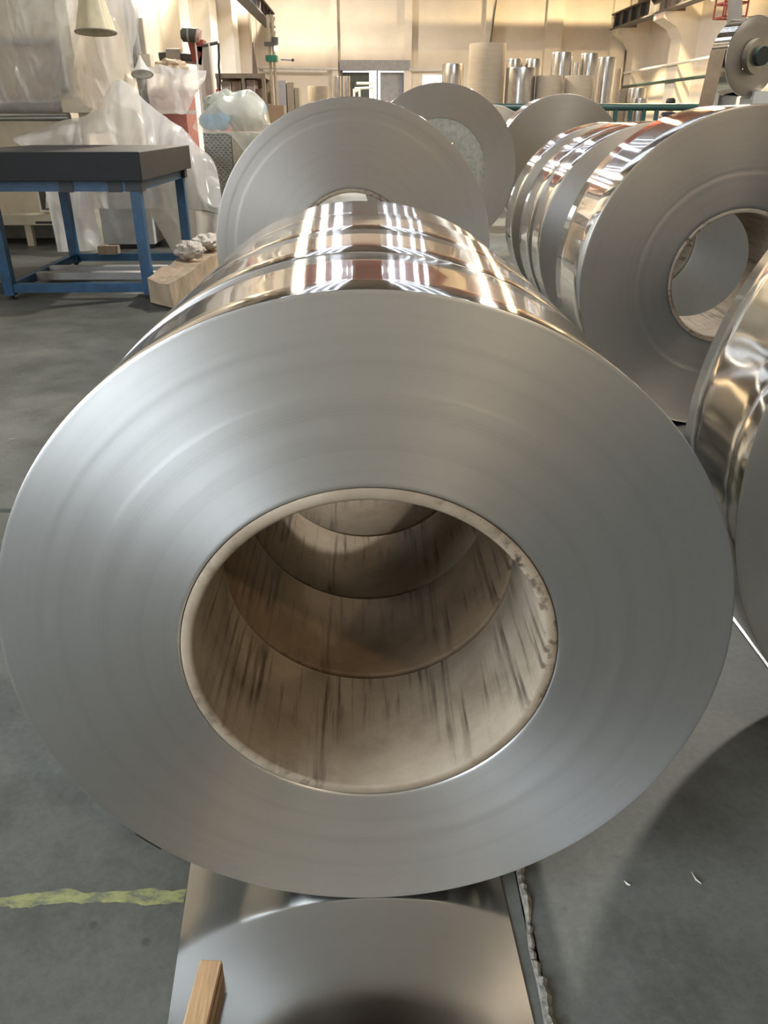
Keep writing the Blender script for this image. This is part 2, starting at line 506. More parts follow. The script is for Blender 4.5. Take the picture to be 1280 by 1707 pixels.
# left wall with clerestory openings, big daylight window beside and behind the camera
lw = MB()
WY0, WY1, WZ0, WZ1 = -6.2, 0.8, 0.9, 4.6
CZ0, CZ1 = 6.2, 7.6
lw.box(XL - .3, XL, YF, WY0, 0, ZC).box(XL - .3, XL, WY0, WY1, 0, WZ0).box(XL - .3, XL, WY0, WY1, WZ1, ZC).box(XL - .3, XL, WY1, YB, 0, ZC)
wall_left = tag(lw.build('wall_left', M_WALL, smooth=False), kind='structure')
ol = wall_left.location
for y0, y1 in ((16.6, 17.4), (21.4, 22.6), (25.6, 26.8), (30.0, 31.2), (34.2, 35.0)):
    B(XL, XL + .45, y0, y1, 0, ZC).build('column', M_WALL, wall_left, origin=ol, smooth=False)
win = tag(MB().box(XL - .02, XL + .06, WY0, WY1, WZ1 - .08, WZ1).box(XL - .02, XL + .06, WY0, WY1, WZ0, WZ0 + .08)
          .box(XL - .02, XL + .06, WY0, WY0 + .08, WZ0, WZ1).box(XL - .02, XL + .06, WY1 - .08, WY1, WZ0, WZ1).build('window_1', M_GREY, smooth=False), kind='structure')
for i in range(5):
    a = WY0 + (WY1 - WY0) * i / 5
    B(XL - .06, XL - .04, a, a + (WY1 - WY0) / 5, WZ0, WZ1).build('pane', M_PANE, win, origin=win.location, smooth=False)
    if i: B(XL - .05, XL + .04, a - .04, a + .04, WZ0, WZ1).build('mullion', M_GREY, win, origin=win.location, smooth=False)
# right wall
wall_right = tag(B(XR, XR + .3, YF, YB, 0, ZC).build('wall_right', M_WALL, smooth=False), kind='structure')
orr = wall_right.location
for yc, wd in ((35.3, .9), (30.3, 1.0), (25.4, 1.0), (20.5, 1.0), (15.5, 1.0)):
    B(XR - .55, XR, yc - wd / 2, yc + wd / 2, 0, ZC).build('column', M_WALL, wall_right, origin=orr, smooth=False)
    zt = 4.45
    c = MB()
    for s0 in (0,):
        q = [(XR - .55, yc - wd / 2, zt - .75), (XR - .55, yc + wd / 2, zt - .75), (XR - .55, yc + wd / 2, zt), (XR - .55, yc - wd / 2, zt),
             (XR - .75, yc - wd / 2, zt - .45), (XR - .75, yc + wd / 2, zt - .45), (XR - 1.25, yc + wd / 2, zt - .18), (XR - 1.25, yc - wd / 2, zt - .18),
             (XR - 1.25, yc + wd / 2, zt), (XR - 1.25, yc - wd / 2, zt)]
        c.add(q, [(0, 4, 5, 1), (4, 7, 6, 5), (7, 9, 8, 6), (9, 3, 2, 8), (0, 3, 9, 7, 4), (1, 5, 6, 8, 2), (0, 1, 2, 3)])
    c.build('corbel', M_WALL, wall_right, origin=orr, smooth=False)
for (z, r) in ((2.95, .045), (2.45, .05)):
    MB().tube([(XR - .62, 12, z), (XR - .62, 35.5, z)], r, 8).build('wall_pipe', M_RAIL if z < 2.6 else M_WHITE, wall_right, origin=orr)
tag(B(XL - .3, XR + .3, YF - .3, YF, 0, ZC).build('wall_front', M_WALL, smooth=False), kind='structure')

# doorway in the back wall
door = tag(MB().box(dx0 - .1, dx1 + .1, YB - .32, YB + .02, dz, dz + .36).build('door_1', M_GREY, smooth=False), kind='structure')
od = door.location
B(dx0 - .1, dx0, YB - .1, YB + .25, 0, dz).build('door_jamb', M_DARK, door, origin=od, smooth=False)
B(dx1, dx1 + .1, YB - .1, YB + .25, 0, dz).build('door_jamb', M_DARK, door, origin=od, smooth=False)
B(dx0, X_at(616, YB), YB + .16, YB + .24, 0, dz - .05).build('door_leaf', plain('dark_green_curtain', (.10, .115, .10), .8), door, origin=od, smooth=False)
B(X_at(634, YB), dx1, YB + .16, YB + .24, 0, dz - .05).build('door_leaf', M_GREY, door, origin=od, smooth=False)
MB().tube([(X_at(629, YB), YB + .1, 0), (X_at(629, YB), YB + .1, dz)], .03, 8).build('door_post', M_DARK, door, origin=od)
wn = tag(MB().box(wx0 - .06, wx1 + .06, YB - .05, YB + .05, wz1, wz1 + .06).box(wx0 - .06, wx1 + .06, YB - .05, YB + .05, wz0 - .06, wz0).build('window_2', M_WHITE, smooth=False), kind='structure')
B(wx0, wx1, YB + .1, YB + .12, wz0, wz1).build('pane', glow('bright_pane', (1.0, .97, .9), 2.2), wn, origin=wn.location, smooth=False)

# ------------------------------------------------------------------ ceiling lamps
rows = [(-1.95, 'first'), (-1.58, 'second'), (-1.22, 'third'), (-.88, 'fourth'), (1.2, 'fifth'), (1.6, 'sixth'), (2.0, 'seventh'), (2.45, 'eighth')]
for x, nm in rows:
    t = Thing('tube_light_row', (x, 17, 6.6), f'long white ceiling tube light row, {nm} from the left wall', 'lamp', 'ceiling tube light rows')
    t.part('housing', B(x - .06, x + .06, 1.0, 35.5, 6.64, 6.70), M_WHITE, smooth=False)
    t.part('tube', MB().tube([(x, 1.05, 6.62), (x, 35.4, 6.62)], .012, 8), M_TUBE)
    for y in (4, 12, 20, 28, 33):
        t.part('hanger', MB().tube([(x, y, 6.7), (x, y, ZC)], .01, 6), M_DARK)
WARM_BEHIND = 230  # watts of the unseen lamp added to warm the coil faces
def high_bay(x, y, z, watts, color, glowm, label, size=.5):
    t = Thing('high_bay_lamp', (x, y, z), label, 'lamp', 'high bay lamps')
    t.part('shade', MB().lathe([(.06, .42), (.10, .40), (.30, .05), (.31, 0), (.29, .01), (.09, .36)], 32, c=(x, y, z)), M_GREY)
    t.part('bulb', MB().lathe([(.001, .03), (.12, .04), (.18, .10), (.12, .18), (.001, .2)], 24, c=(x, y, z)), glowm)
    t.part('cord', MB().tube([(x, y, z + .42), (x, y, ZC)], .012, 6), M_DARK)
    ld = bpy.data.lights.new('high_bay_light', 'AREA')
    ld.shape = 'DISK'; ld.size = size; ld.energy = watts; ld.color = color
    lo = bpy.data.objects.new('high_bay_light', ld)
    col.objects.link(lo); lo.parent = t.o; lo.location = (0, 0, -.02)
high_bay(4.05, 8.9, 6.9, P_BAY, (1, .95, .86), M_BAYGLOW, 'grey high bay lamp above the right coil row')
for i, (x, y, lab) in enumerate(((4.2, -5.0, 'added warm lamp behind the viewer, warming the coil faces'), (8.2, 22.5, 'added warm lamp lighting the right wall'), (8.2, 30.0, 'added warm lamp lighting the far right corner'), (-2.9, 31.0, 'added warm lamp lighting the far left corner'), (-3.0, 18.0, 'added warm lamp lighting the left wall'))):  # added lamps out of view: first warms the coil faces, others the walls
    high_bay(x, y, 6.6, WARM_BEHIND if y < 0 else P_WARM * (1.9 if x > 0 else 1.0), (1, .82, .60) if y < 0 else (1, .76, .44) if x > 0 else (1, .88, .70), M_WARMGLOW, lab)
M_COOLGLOW = glow('cool_glow', (.80, .88, 1.0), 14)
for i, (x, y) in enumerate(((-2.3, 24.0), (-1.75, 27.0), (-1.40, 24.5), (1.40, 24.0), (2.15, 27.0), (2.75, 24.5), (3.5, 26.5))):
    high_bay(x, y, 6.0, 120, (.80, .88, 1.0), M_COOLGLOW, 'cool white high bay lamp, %s from the left of the middle cluster' % ('first', 'second', 'third', 'fourth', 'fifth', 'sixth', 'seventh')[i], .24)
# red overhead crane across the hall
t = Thing('overhead_crane', (2.8, 30.8, 5.02), 'red overhead travelling crane spanning the hall', 'crane')
t.part('girder', B(-3.8, 10.25, 29.5, 30.3, 5.15, 5.95), M_CRANE, smooth=False)
t.part('girder', B(-3.8, 10.25, 31.3, 32.1, 5.15, 5.95), M_CRANE, smooth=False)
t.part('trolley', B(-.6, 1.0, 29.4, 32.2, 5.96, 6.4), M_CRANE, smooth=False)
for x in (-3.6, 10.1): t.part('end_carriage', B(x - .15, x + .15, 28.8, 32.8, 5.01, 5.149), M_DARK, smooth=False)
# runway beams on both sides
def runway(x, y0, y1, z0, z1, side, label):
    t = Thing('crane_runway_beam', (x, (y0 + y1) / 2, z0), label, 'beam', 'crane runway beams')
    t.part('web', B(x - .02, x + .02, y0, y1, z0 + .05, z1 - .05), M_DARK, smooth=False)
    t.part('top_flange', B(x - .2, x + .2, y0, y1, z1 - .05, z1), plain('rail_rust', (.13, .10, .075), .7) if 'rail_rust' not in MATS else MATS['rail_rust'], smooth=False)
    t.part('bottom_flange', B(x - .2, x + .2, y0, y1, z0, z0 + .05), M_DARK, smooth=False)
    y = y0 + .3
    while y < y1:
        t.part('stiffener', B(x - .17, x + .17, y - .02, y + .02, z0 + .05, z1 - .05), M_DARK, smooth=False)
        y += 1.05
runway(10.1, 10, 35.9, 4.45, 5.0, -1, 'dark ribbed steel crane beam along the right wall')
runway(-3.6, 10, 35.9, 4.5, 5.0, 1, 'dark steel crane beam along the left wall')

# ================================================================== COILS
def coil(X, Y0, Y1, R, z0=0.0, rc=.272, ri=.254, label='', group=None, face=None, mirror=None, step=None, jit=.00002, n=224, core=True, corem=None, proud=0.0, rings=46, seed=0):
    rnd = random.Random(seed)
    w = Y1 - Y0; h = w / 2; yc = (Y0 + Y1) / 2
    t = Thing('steel_coil', (X, yc, z0), label, 'coil', group)
    prof, mi = [], []
    prof.append((rc, h)); mi.append(0)
    prof.append((rc, -h + .002)); mi.append(0)
    for i in range(rings + 1):
        r = rc + .0005 + (R - .002 - rc) * i / rings
        off = rnd.uniform(-1, 1) * jit
        if step:
            for (sr, sh) in step:
                if r > sr: off += sh
        if i == 0: off += .001
        prof.append((r, -h + off)); mi.append(0)
    e = -h + off
    prof.append((R - .0006, e + .0004)); mi.append(1)
    prof.append((R, e + .0016)); mi.append(1)
    for k in range(1, 4):
        prof.append((R + rnd.uniform(-1, 1) * .0006, -h + .002 + (w - .004) * k / 4)); mi.append(1)
    prof.append((R, h - .0016)); mi.append(1)
    prof.append((R - .0016, h)); mi.append(0)
    prof.append(((R + rc) / 2, h)); mi.append(0)
    mb = MB().lathe(prof, n, 'Y', mats=mi, closed=True)
    o = mb.build('winding', [face or M_FACE, mirror or M_MIRROR], t.o, origin=(0, 0, 0), loc=(0, 0, R), ang=50)
    if core:
        rn = random.Random(seed + 50)
        c0 = -h - proud
        pr = [(ri, c0 + .004), (ri + .002, c0 + .0012), (ri + .006, c0), (rc - .004, c0), (rc - .0012, c0 + .002), (rc - .0008, h - .003), (rc - .004, h), (ri + .003, h), (ri, h - .003)]
        wob = lambda tt, hh: .0022 * noise.noise(Vector((math.cos(tt) * 9, math.sin(tt) * 9, seed)))
        MB().lathe(pr, 160, 'Y', closed=True).build('core_tube', corem or M_CORE, t.o, origin=(0, 0, 0), loc=(0, 0, R), ang=50)
    return t
Z_S = 0.0026
G1 = 'steel coils lying in the front row'
c1 = coil(0.002, .903, 1.172, .525, Z_S, rc=.2735, ri=.2545, label='nearest steel coil, its whole grey ringed face turned to the viewer', group=G1, step=[(.345, -.00012), (.405, .00025), (.47, -.00015)], n=320, rings=70, seed=1, proud=.001)
coil(0.000, 1.182, 1.446, .5255, Z_S, label='shiny steel coil directly behind the nearest coil, second in its row', group=G1, corem=M_CORE2, seed=2)
coil(0.002, 1.456, 1.737, .5245, Z_S, label='shiny steel coil third from the front in the middle row', group=G1, seed=3)
coil(-.004, 1.747, 2.09, .521, Z_S, label='shiny steel coil fourth in the middle row, just before the big grey coil', group=G1, seed=4)
G2 = 'larger steel coils standing further back'
coil(-.052, 3.912, 4.40, .661, 0.0, rc=.282, ri=.262, label='big matt grey steel coil standing alone behind the middle row', group=G2, face=M_FACE2, step=[(.57, .0009), (.61, -.0008)], seed=5, rings=60)
coil(.766, 8.51, 8.95, .779, 0.0, rc=.471, ri=.23, label='large grey coil with wide mottled core, half hidden behind the big grey coil', group=G2, face=M_FACE2, corem=M_MOTTLE, seed=6)
coil(2.30, 9.86, 10.25, .75, 0.0, label='large brownish grey coil behind the shiny right row, below the green rail', group=G2, face=M_FACE2, seed=7)
coil(1.85, 12.6, 13.0, .72, 0.0, label='far coil of which only a rim shows left of the brownish coil', group=G2, face=M_FACE2, seed=8, n=96)
G3 = 'steel coils in the right row'
coil(1.325, 1.204, 1.47, .672, Z_S, label='near right coil cut off by the picture edge, wavy shiny rim', group=G3, seed=9, n=256, mirror=mirror_steel('wavy_strip', (.80, .77, .72), .10, .35), step=[(.60, .0006), (.64, -.0008)])
coil(1.530, 3.251, 3.69, .640, Z_S, label='big right coil with broad bare face and open core', group=G3, face=M_FACE3, step=[(.40, .0008), (.412, -.0006)], seed=10, n=256)
coil(1.597, 4.526, 4.80, .611, Z_S, label='right row coil with dark bluish face just behind the big right coil', group=G3, seed=11)
coil(1.590, 4.812, 5.12, .609, Z_S, label='narrow mirror coil third from the front in the right row', group=G3, seed=12)
coil(1.590, 5.40, 5.66, .607, Z_S, label='narrow mirror coil at the far end of the right row', group=G3, seed=13)

# sheets of steel laid under the rows
sh = MB().hexa([(-.281, .30, .0008), (.262, .30, .0008), (.159, 2.6, .0008), (-.455, 2.6, .0008), (-.281, .30, .0024), (.262, .30, .0024), (.159, 2.6, .0024), (-.455, 2.6, .0024)])
tag(sh.build('steel_sheet', M_SHEET, smooth=False), 'flat shiny steel sheet on the floor under the nearest coil', 'metal sheet')
sh = MB().box(1.0, 1.75, .5, 6.2, .0008, .0024)
tag(sh.build('steel_sheet', mirror_steel('dull_steel_sheet', (0.36, 0.39, 0.42), 0.22, 0.05), smooth=False), 'flat shiny steel sheet on the floor under the right row of coils', 'metal sheet')

# wooden batten
wb = Thing('wooden_batten', (-.28, .6, .0024), 'short light wooden batten lying on the steel sheet', 'batten')
a, b_ = Vector((-.2625, .775, .0)), Vector((-.283, .38, .0))
z0, z1 = .0026, .040
q = [(-.272, .775), (-.237, .772), (-.262, .38), (-.302, .383)]
mb = MB().hexa([(x, y, z0) for x, y in (q[3], q[2], q[1], q[0])] + [(x, y, z1) for x, y in (q[3], q[2], q[1], q[0])])
ob_ = wb.part('batten_body', mb, M_WOOD, smooth=False)
bev = ob_.modifiers.new('bevel', 'BEVEL'); bev.width = .002; bev.segments = 2
wb.sub('worn_edge', MB().tube([(-.2374, .765, z1 - .001), (-.2492, .58, z1 - .0006), (-.2616, .385, z1 - .001)], .0026, 6), M_WOODD, ob_)

# scraps on the floor
def scrap(px, py, ln, label, ang, m):
    d = ray(px, py); p = _O + d * (-CAM_H / d.z)
    mb = MB()
    v = Vector((math.cos(ang), math.sin(ang), 0)); s = Vector((-v.y, v.x, 0))
    ctr = [p - v * ln / 2, p - v * ln * .1 + s * ln * .12, p + v * ln / 2]
    mb.tube([c + Vector((0, 0, .003)) for c in ctr], [.0008, .0018, .0006], 6)
    tag(mb.build('paper_scrap', m), label, 'scrap')
scrap(1160, 1465, .026, 'tiny pale twisted scrap on the dark floor at lower right', 1.9, M_PAPER)
scrap(1045, 1474, .012, 'tiny white speck on the floor left of the twisted scrap', 2.3, M_WHITE)
scrap(22, 733, .03, 'small pale scrap on the floor at the far left edge', .2, M_PAPER)

# ================================================================== SURFACE PLATE ON BLUE STAND
tx0, tx1, ty0, ty1 = -2.72, -1.66, 6.12, 7.62
zt = .842
st = Thing('steel_stand', ((tx0 + tx1) / 2, (ty0 + ty1) / 2, 0), 'blue welded steel stand carrying the black granite plate', 'stand')
lw_ = .075
for (x, y) in ((tx0, ty0), (tx1, ty0), (tx0, ty1), (tx1, ty1)):
    st.part('leg', B(x - lw_ / 2, x + lw_ / 2, y - lw_ / 2, y + lw_ / 2, .03, zt - .075), M_BLUE, smooth=False)
    lv = st.part('foot', MB().lathe([(.02, .03), (.02, .008), (.035, .006), (.035, 0), (.001, 0)], 16, c=(x, y, 0)), M_BLACK)
    st.part('jack_pad', B(x - .06, x + .06, y - .05, y + .05, zt - .075, zt - .004), M_BLACK, smooth=False)
for y in (ty0, ty1):
    st.part('top_rail', B(tx0 + .061, tx1 - .061, y - .03, y + .03, zt - .075, zt - .006), M_BLUE, smooth=False)
    st.part('bottom_rail', B(tx0 + .04, tx1 - .04, y - .03, y + .03, .05, .115), M_BLUE, smooth=False)
for x in (tx0, tx1):
    st.part('top_rail', B(x - .03, x + .03, ty0 + .051, ty1 - .051, zt - .075, zt - .006), M_BLUE, smooth=False)
    st.part('bottom_rail', B(x - .03, x + .03, ty0 + .04, ty1 - .04, .05, .115), M_BLUE, smooth=False)
for y in (6.62, 6.92):
    st.part('crossbar', B(tx0 + .031, tx1 - .031, y - .045, y + .045, .06, .115), M_GREY, smooth=False)
st.part('rail_stub', B(tx0 - .14, tx0 - .04, ty0 - .04, ty0 + .04, .04, .125), M_BLACK, smooth=False)
for x in (-2.15, -1.80):
    st.part('rail_bracket', B(x - .05, x + .05, ty0 - .036, ty0 - .03, zt - .08, zt - .002), M_BLACK, smooth=False)
pl = B(-2.95, -1.565, 5.97, 7.72, zt, zt + .19).build('granite_plate', M_GRANITE, smooth=False)
tag(pl, 'thick black granite surface plate lying on the blue stand', 'plate')
bv = pl.modifiers.new('bevel', 'BEVEL'); bv.width = .006; bv.segments = 2
br = B(-2.47, -2.30, 7.53, 7.66, .1155, .185).build('rusty_block', M_CARTON, smooth=False)
tag(br, 'small rusty brown block on the lower rear rail of the blue stand', 'block')

# long crushed carton by the stand
ct = Thing('long_carton', (-1.5, 6.6, 0), 'long crushed brown carton on the floor beside the blue stand', 'carton')
P = [(-1.68, 5.96), (-1.42, 5.72), (-1.36, 8.2), (-1.60, 8.2)]
P = [(-1.60, 5.90), (-1.385, 5.68), (-1.26, 7.75), (-1.50, 7.85)]
n = 14
vs, fs = [], []
for i in range(n + 1):
    f = i / n
    L = Vector(P[0]).lerp(Vector(P[3]), f); Rr = Vector(P[1]).lerp(Vector(P[2]), f)
    j = lambda s, a: a * noise.noise(Vector((f * 7, s, 1.7)))
    hl, hr = .20 + j(1, .03), .185 + j(2, .035)
    vs += [(L.x + j(3, .012), L.y, .012), (Rr.x + j(4, .012), Rr.y, .012), (Rr.x + j(5, .02), Rr.y, hr), ((L.x + Rr.x) / 2, (L.y + Rr.y) / 2, (hl + hr) / 2 - .015 + j(8, .02)), (L.x + j(6, .02), L.y, hl)]
for i in range(n):
    for k in range(5):
        k2 = (k + 1) % 5
        fs.append((i * 5 + k, i * 5 + k2, (i + 1) * 5 + k2, (i + 1) * 5 + k))
fs += [(4, 3, 2, 1, 0), tuple(n * 5 + k for k in range(5))]
ct.part('carton_body', MB().add(vs, [f for f in fs]), M_CARTON, smooth=False)
ct.part('skid', B(-1.60, -1.36, 6.2, 6.32, 0, .012), M_WOODD, smooth=False)
ct.part('skid', B(-1.50, -1.33, 7.2, 7.32, 0, .012), M_WOODD, smooth=False)
def crumple(c, r, seed, sq=(1, 1, .6), amp=.35, nn=18):
    mb = MB(); vs, fs = [], []
    for i in range(nn + 1):
        th = PI * i / nn
        for k in range(nn * 2):
            ph = PI * k / nn
            d = Vector((math.sin(th) * math.cos(ph), math.sin(th) * math.sin(ph), math.cos(th)))
            q = 1 + amp * noise.noise(d * 2.3 + Vector((seed, 0, 0))) + amp * .5 * noise.noise(d * 6 + Vector((0, seed, 0)))
            vs.append(Vector(c) + Vector((d.x * sq[0], d.y * sq[1], d.z * sq[2])) * r * q)
    for i in range(nn):
        for k in range(nn * 2):
            k2 = (k + 1) % (nn * 2)
            fs.append((i * nn * 2 + k, (i + 1) * nn * 2 + k, (i + 1) * nn * 2 + k2, i * nn * 2 + k2))
    return mb.add(vs, fs)
tag(crumple((-1.46, 6.75, .26), .12, 3).build('crumpled_paper', M_PAPER, ang=20), 'wad of crumpled pale paper in the middle of the long carton', 'paper')
tag(crumple((-1.42, 7.35, .25), .13, 8, (1, 1.5, .5)).build('crumpled_paper', M_PAPER, ang=20), 'wad of crumpled pale paper at the far end of the long carton', 'paper')

# small parts of the nearest coil
def on_rim(t, ang, y0, y1, R, dang, name, m, lift=.001):
    vs, fs = [], []
    n = 8
    for i in range(n + 1):
        a = ang + dang * i / n
        for y in (y0, y1):
            for l in (lift, lift + .0012):
                vs.append((t.loc.x + (R + l) * math.cos(a), y, t.loc.z + R + (R + l) * math.sin(a)))
    for i in range(n):
        o = i * 4
        fs += [(o + 1, o + 3, o + 7, o + 5), (o, o + 4, o + 6, o + 2), (o, o + 1, o + 5, o + 4), (o + 2, o + 6, o + 7, o + 3)]
    fs += [(0, 2, 3, 1), (n * 4, n * 4 + 1, n * 4 + 3, n * 4 + 2)]
    return t.part(name, MB().add(vs, fs), m)
tp = on_rim(c1, PI - .62, 1.05, 1.15, .525, .05, 'tape_tab', plain('green_tape', (.12, .55, .38), .5), .004)
tp['label'] = 'green tape tab'
on_rim(c1, PI + .74, .906, .93, .525, .10, 'strip_tail', M_DARK, .006)

# ================================================================== STACKED ROLLS AT THE BACK
def upright_roll(pxl, pxr, pytop, Y, m, label, group, pybot=None, holes=True):
    """a roll standing on end; a second roll of the same width carries it"""
    x0, x1 = X_at(pxl, Y), X_at(pxr, Y)
    # the photograph's left and right edges are the tangents of the roll
    r = (x1 - x0) / 2; xc = (x0 + x1) / 2
    zt_ = Z_at(pytop, Y)
    zb = Z_at(pybot, Y) if pybot else zt_ * .5
    def one(z0, z1, lab, mm):
        t = Thing('upright_roll', (xc, Y, z0), lab, 'roll', group)
        h = z1 - z0
        pr = [(.3 * r, h), (r * .97, h), (r, h - .02)]
        k = max(3, int(h / .25))
        for i in range(1, k): pr.append((r * (1 - .006 * (i % 2)), h - h * i / k))
        pr += [(r, .02), (r * .97, 0), (.3 * r, 0)]
        t.part('winding', MB().lathe(pr, 48, 'Z', c=(xc, Y, z0), closed=True), mm)
        t.part('core_tube', MB().lathe([(.29 * r, h + .004), (.29 * r, .004), (.24 * r, .004), (.24 * r, h + .004)], 32, 'Z', c=(xc, Y, z0), closed=True), M_BOARD)
        return t
    one(zb, zt_, label, m)
    if zb > .05:
        one(.0, zb, label.replace('roll', 'lower roll', 1) if 'roll' in label else 'lower ' + label, m)
GR = 'rolls standing on end at the back of the hall'
RK, RM = M_ROLLK, M_ROLLM
rolls = [
 # left, right, top pixel, distance, material, label
 (734, 769, 107, 21.0, RM, 'shiny wrapped roll left of the tall kraft roll'),
 (777, 836, 73, 17.0, RK, 'tall broad kraft brown roll, the tallest at the back'),
 (838, 864, 98, 21.0, RM, 'shiny dark roll just right of the tall kraft roll'),
 (839, 886, 113, 16.6, RM, 'squat silver wrapped roll with banded sides in front of the tall group'),
 (868, 896, 98, 21.0, RM, 'reddish silver roll behind the squat silver roll'),
 (888, 931, 126, 16.6, RK, 'squat greyish kraft roll above the brownish coil'),
 (911, 944, 87, 18.8, RM, 'tall bright steel roll behind the squat kraft rolls'),
 (935, 981, 126, 16.6, RK, 'squat olive kraft roll beside the greyish one'),
 (946, 957, 104, 21.5, RM, 'thin dark roll between the two tall bright steel rolls'),
 (957, 987, 89, 18.8, RM, 'second tall bright steel roll with blue sheen'),
 (986, 1014, 95, 17.2, RM, 'tall narrow steel roll with bright vertical glint at the right end'),
 (1015, 1026, 114, 21.0, RK, 'thin brown roll at the right end of the tall group'),
 (1025, 1041, 149, 19.0, RK, 'low orange brown roll by the right wall'),
 (1041, 1069, 147, 18.6, RM, 'low silver roll by the right wall'),
 (1049, 1074, 164, 17.4, RM, 'lowest silver roll just behind the green rail'),
 (515, 550, 144, 17.5, RK, 'short kraft drum roll left of the doorway'),
 (555, 571, 127, 19.5, RM, 'silver roll beside the doorway'),
 (572.5, 585, 127, 20.0, RM, 'brown tinted roll touching the silver one by the doorway'),
]
for (a, b2, c, Y, m, lab) in rolls:
    upright_roll(a, b2, c, Y, m, lab, GR)

# teal guard rail in front of the rolls
gr = Thing('guard_rail', (3.2, 14.6, 0), 'dark teal tubular guard rail in front of the standing rolls', 'rail')
ry = 14.6; rz = Z_at(178.5, ry)
gr.part('top_tube', MB().tube([(X_at(700, ry), ry, rz), (X_at(1215, ry), ry, rz)], .055, 12), M_RAIL)
gr.part('middle_tube', MB().tube([(X_at(700, ry), ry, rz * .55), (X_at(1215, ry), ry, rz * .55)], .035, 10), M_RAIL)
for px in (702, 832, 965, 1024, 1049, 1071, 1092, 1138, 1212):
    gr.part('post', MB().tube([(X_at(px, ry), ry, 0), (X_at(px, ry), ry, rz)], .04, 10), M_RAIL)

# person behind the rail
def skin_obj(name, pts, edges, radii, mat, parent, loc, root=0, sub=2):
    me = bpy.data.meshes.new(name)
    me.from_pydata([Vector(p) for p in pts], edges, [])
    o = bpy.data.objects.new(name, me)
    col.objects.link(o)
    o.parent = parent
    o.location = loc
    sk = o.modifiers.new('skin', 'SKIN')
    lay = me.skin_vertices[0].data if me.skin_vertices else None
    if lay is None:
        bpy.context.view_layer.objects.active = o
        lay = me.skin_vertices[0].data
    for i, r in enumerate(radii):
        lay[i].radius = r if isinstance(r, tuple) else (r, r)
        lay[i].use_root = (i == root)
    sk.use_smooth_shade = True
    ss = o.modifiers.new('subdivision', 'SUBSURF'); ss.levels = sub; ss.render_levels = sub
    me.materials.append(mat)
    return o
PY_ = 16.6
px_ = X_at(1113, PY_)
ps = Thing('person', (px_, PY_, 0), 'person with dark hair and dark vest standing behind the teal rail', 'person')
bp_ = [(0, 0, .86), (0, 0, 1.02), (0, .01, 1.18), (0, .01, 1.30), (0, -.005, 1.37), (0, -.02, 1.45), (0, -.02, 1.54),
       (-.15, .01, 1.28), (-.23, .02, 1.04), (-.22, -.04, .82), (-.215, -.06, .73), (.15, .01, 1.28), (.23, .02, 1.04), (.22, -.04, .82), (.215, -.06, .73),
       (-.085, 0, .80), (-.10, -.01, .44), (-.10, .02, .08), (-.10, -.11, .035), (.085, 0, .80), (.10, -.01, .44), (.10, .02, .08), (.10, -.11, .035)]
be = [(0, 1), (1, 2), (2, 3), (3, 4), (4, 5), (5, 6), (3, 7), (7, 8), (8, 9), (9, 10), (3, 11), (11, 12), (12, 13), (13, 14), (0, 15), (15, 16), (16, 17), (17, 18), (0, 19), (19, 20), (20, 21), (21, 22)]
for s in (-1, 1):                  # fingers and thumb
    wv = 10 if s < 0 else 14
    for (dx, dy, ln) in ((-.024, -.012, .075), (-.008, -.016, .085), (.008, -.016, .080), (.024, -.010, .065)):
        k = len(bp_)
        x, y, z = bp_[wv]
        bp_ += [(x + dx, y + dy, z - .035), (x + dx, y + dy - .012, z - .035 - ln * .6), (x + dx, y + dy - .03, z - .03 - ln)]
        be += [(wv, k), (k, k + 1), (k + 1, k + 2)]
    k = len(bp_)
    bp_ += [(x - s * .035, y - .03, z - .02), (x - s * .045, y - .05, z - .055)]
    be += [(wv, k), (k, k + 1)]
brr = [(.15, .11), (.13, .095), (.15, .105), (.12, .09), (.052, .052), (.075, .088), (.072, .085), .055, .042, .034, .028, .055, .042, .034, .028, .085, .06, .045, .032, .085, .06, .045, .032]
brr += [.010] * (len(bp_) - len(brr))
skin_obj('body', bp_, be, brr, M_SKIN, ps.o, (0, 0, 0))
skin_obj('vest', [(0, 0, .74), (0, 0, .95), (0, .01, 1.14), (0, .01, 1.29), (0, -.003, 1.375), (-.17, .012, 1.285), (.17, .012, 1.285)], [(0, 1), (1, 2), (2, 3), (3, 4), (3, 5), (3, 6)], [(.215, .165), (.20, .155), (.215, .16), (.19, .15), (.078, .078), .105, .105], M_NAVY, ps.o, (0, 0, 0))
for s in (-1, 1):
    skin_obj('sleeve', [(s * .17, .01, 1.29), (s * .235, .02, 1.04), (s * .225, -.03, .84)], [(0, 1), (1, 2)], [.085, .068, .055], M_LTCLOTH, ps.o, (0, 0, 0), sub=1)
    skin_obj('trouser_leg', [(s * .075, 0, 1.0), (s * .095, -.01, .60), (s * .10, .0, .30), (s * .10, .02, .07)], [(0, 1), (1, 2), (2, 3)], [.15, .115, .09, .08], M_NAVY, ps.o, (0, 0, 0), sub=1)
    ps.part('shoe', crumple((px_ + s * .10, PY_ - .05, .045), .10, 2 + s, (.5, 1.2, .44), 0, 8), M_BLACK)
    ps.part('eye', crumple((px_ + s * .03, PY_ - .103, 1.495), .012, 1, (1, .6, .7), 0, 6), M_WHITE)
    ps.part('ear', crumple((px_ + s * .080, PY_ - .015, 1.485), .026, 4, (.4, .7, 1.1), .1, 6), M_SKIN)
ps.part('nose', crumple((px_, PY_ - .112, 1.465), .016, 2, (.8, 1.1, 1.3), 0, 6), M_SKIN)
ps.part('mouth', crumple((px_, PY_ - .100, 1.425), .022, 2, (1.1, .4, .3), 0, 6), plain('lip', (.30, .12, .10), .6))
ps.part('hair', crumple((px_, PY_ + .0, 1.555), .097, 5, (.92, 1.0, .78), .10, 12), M_HAIR)

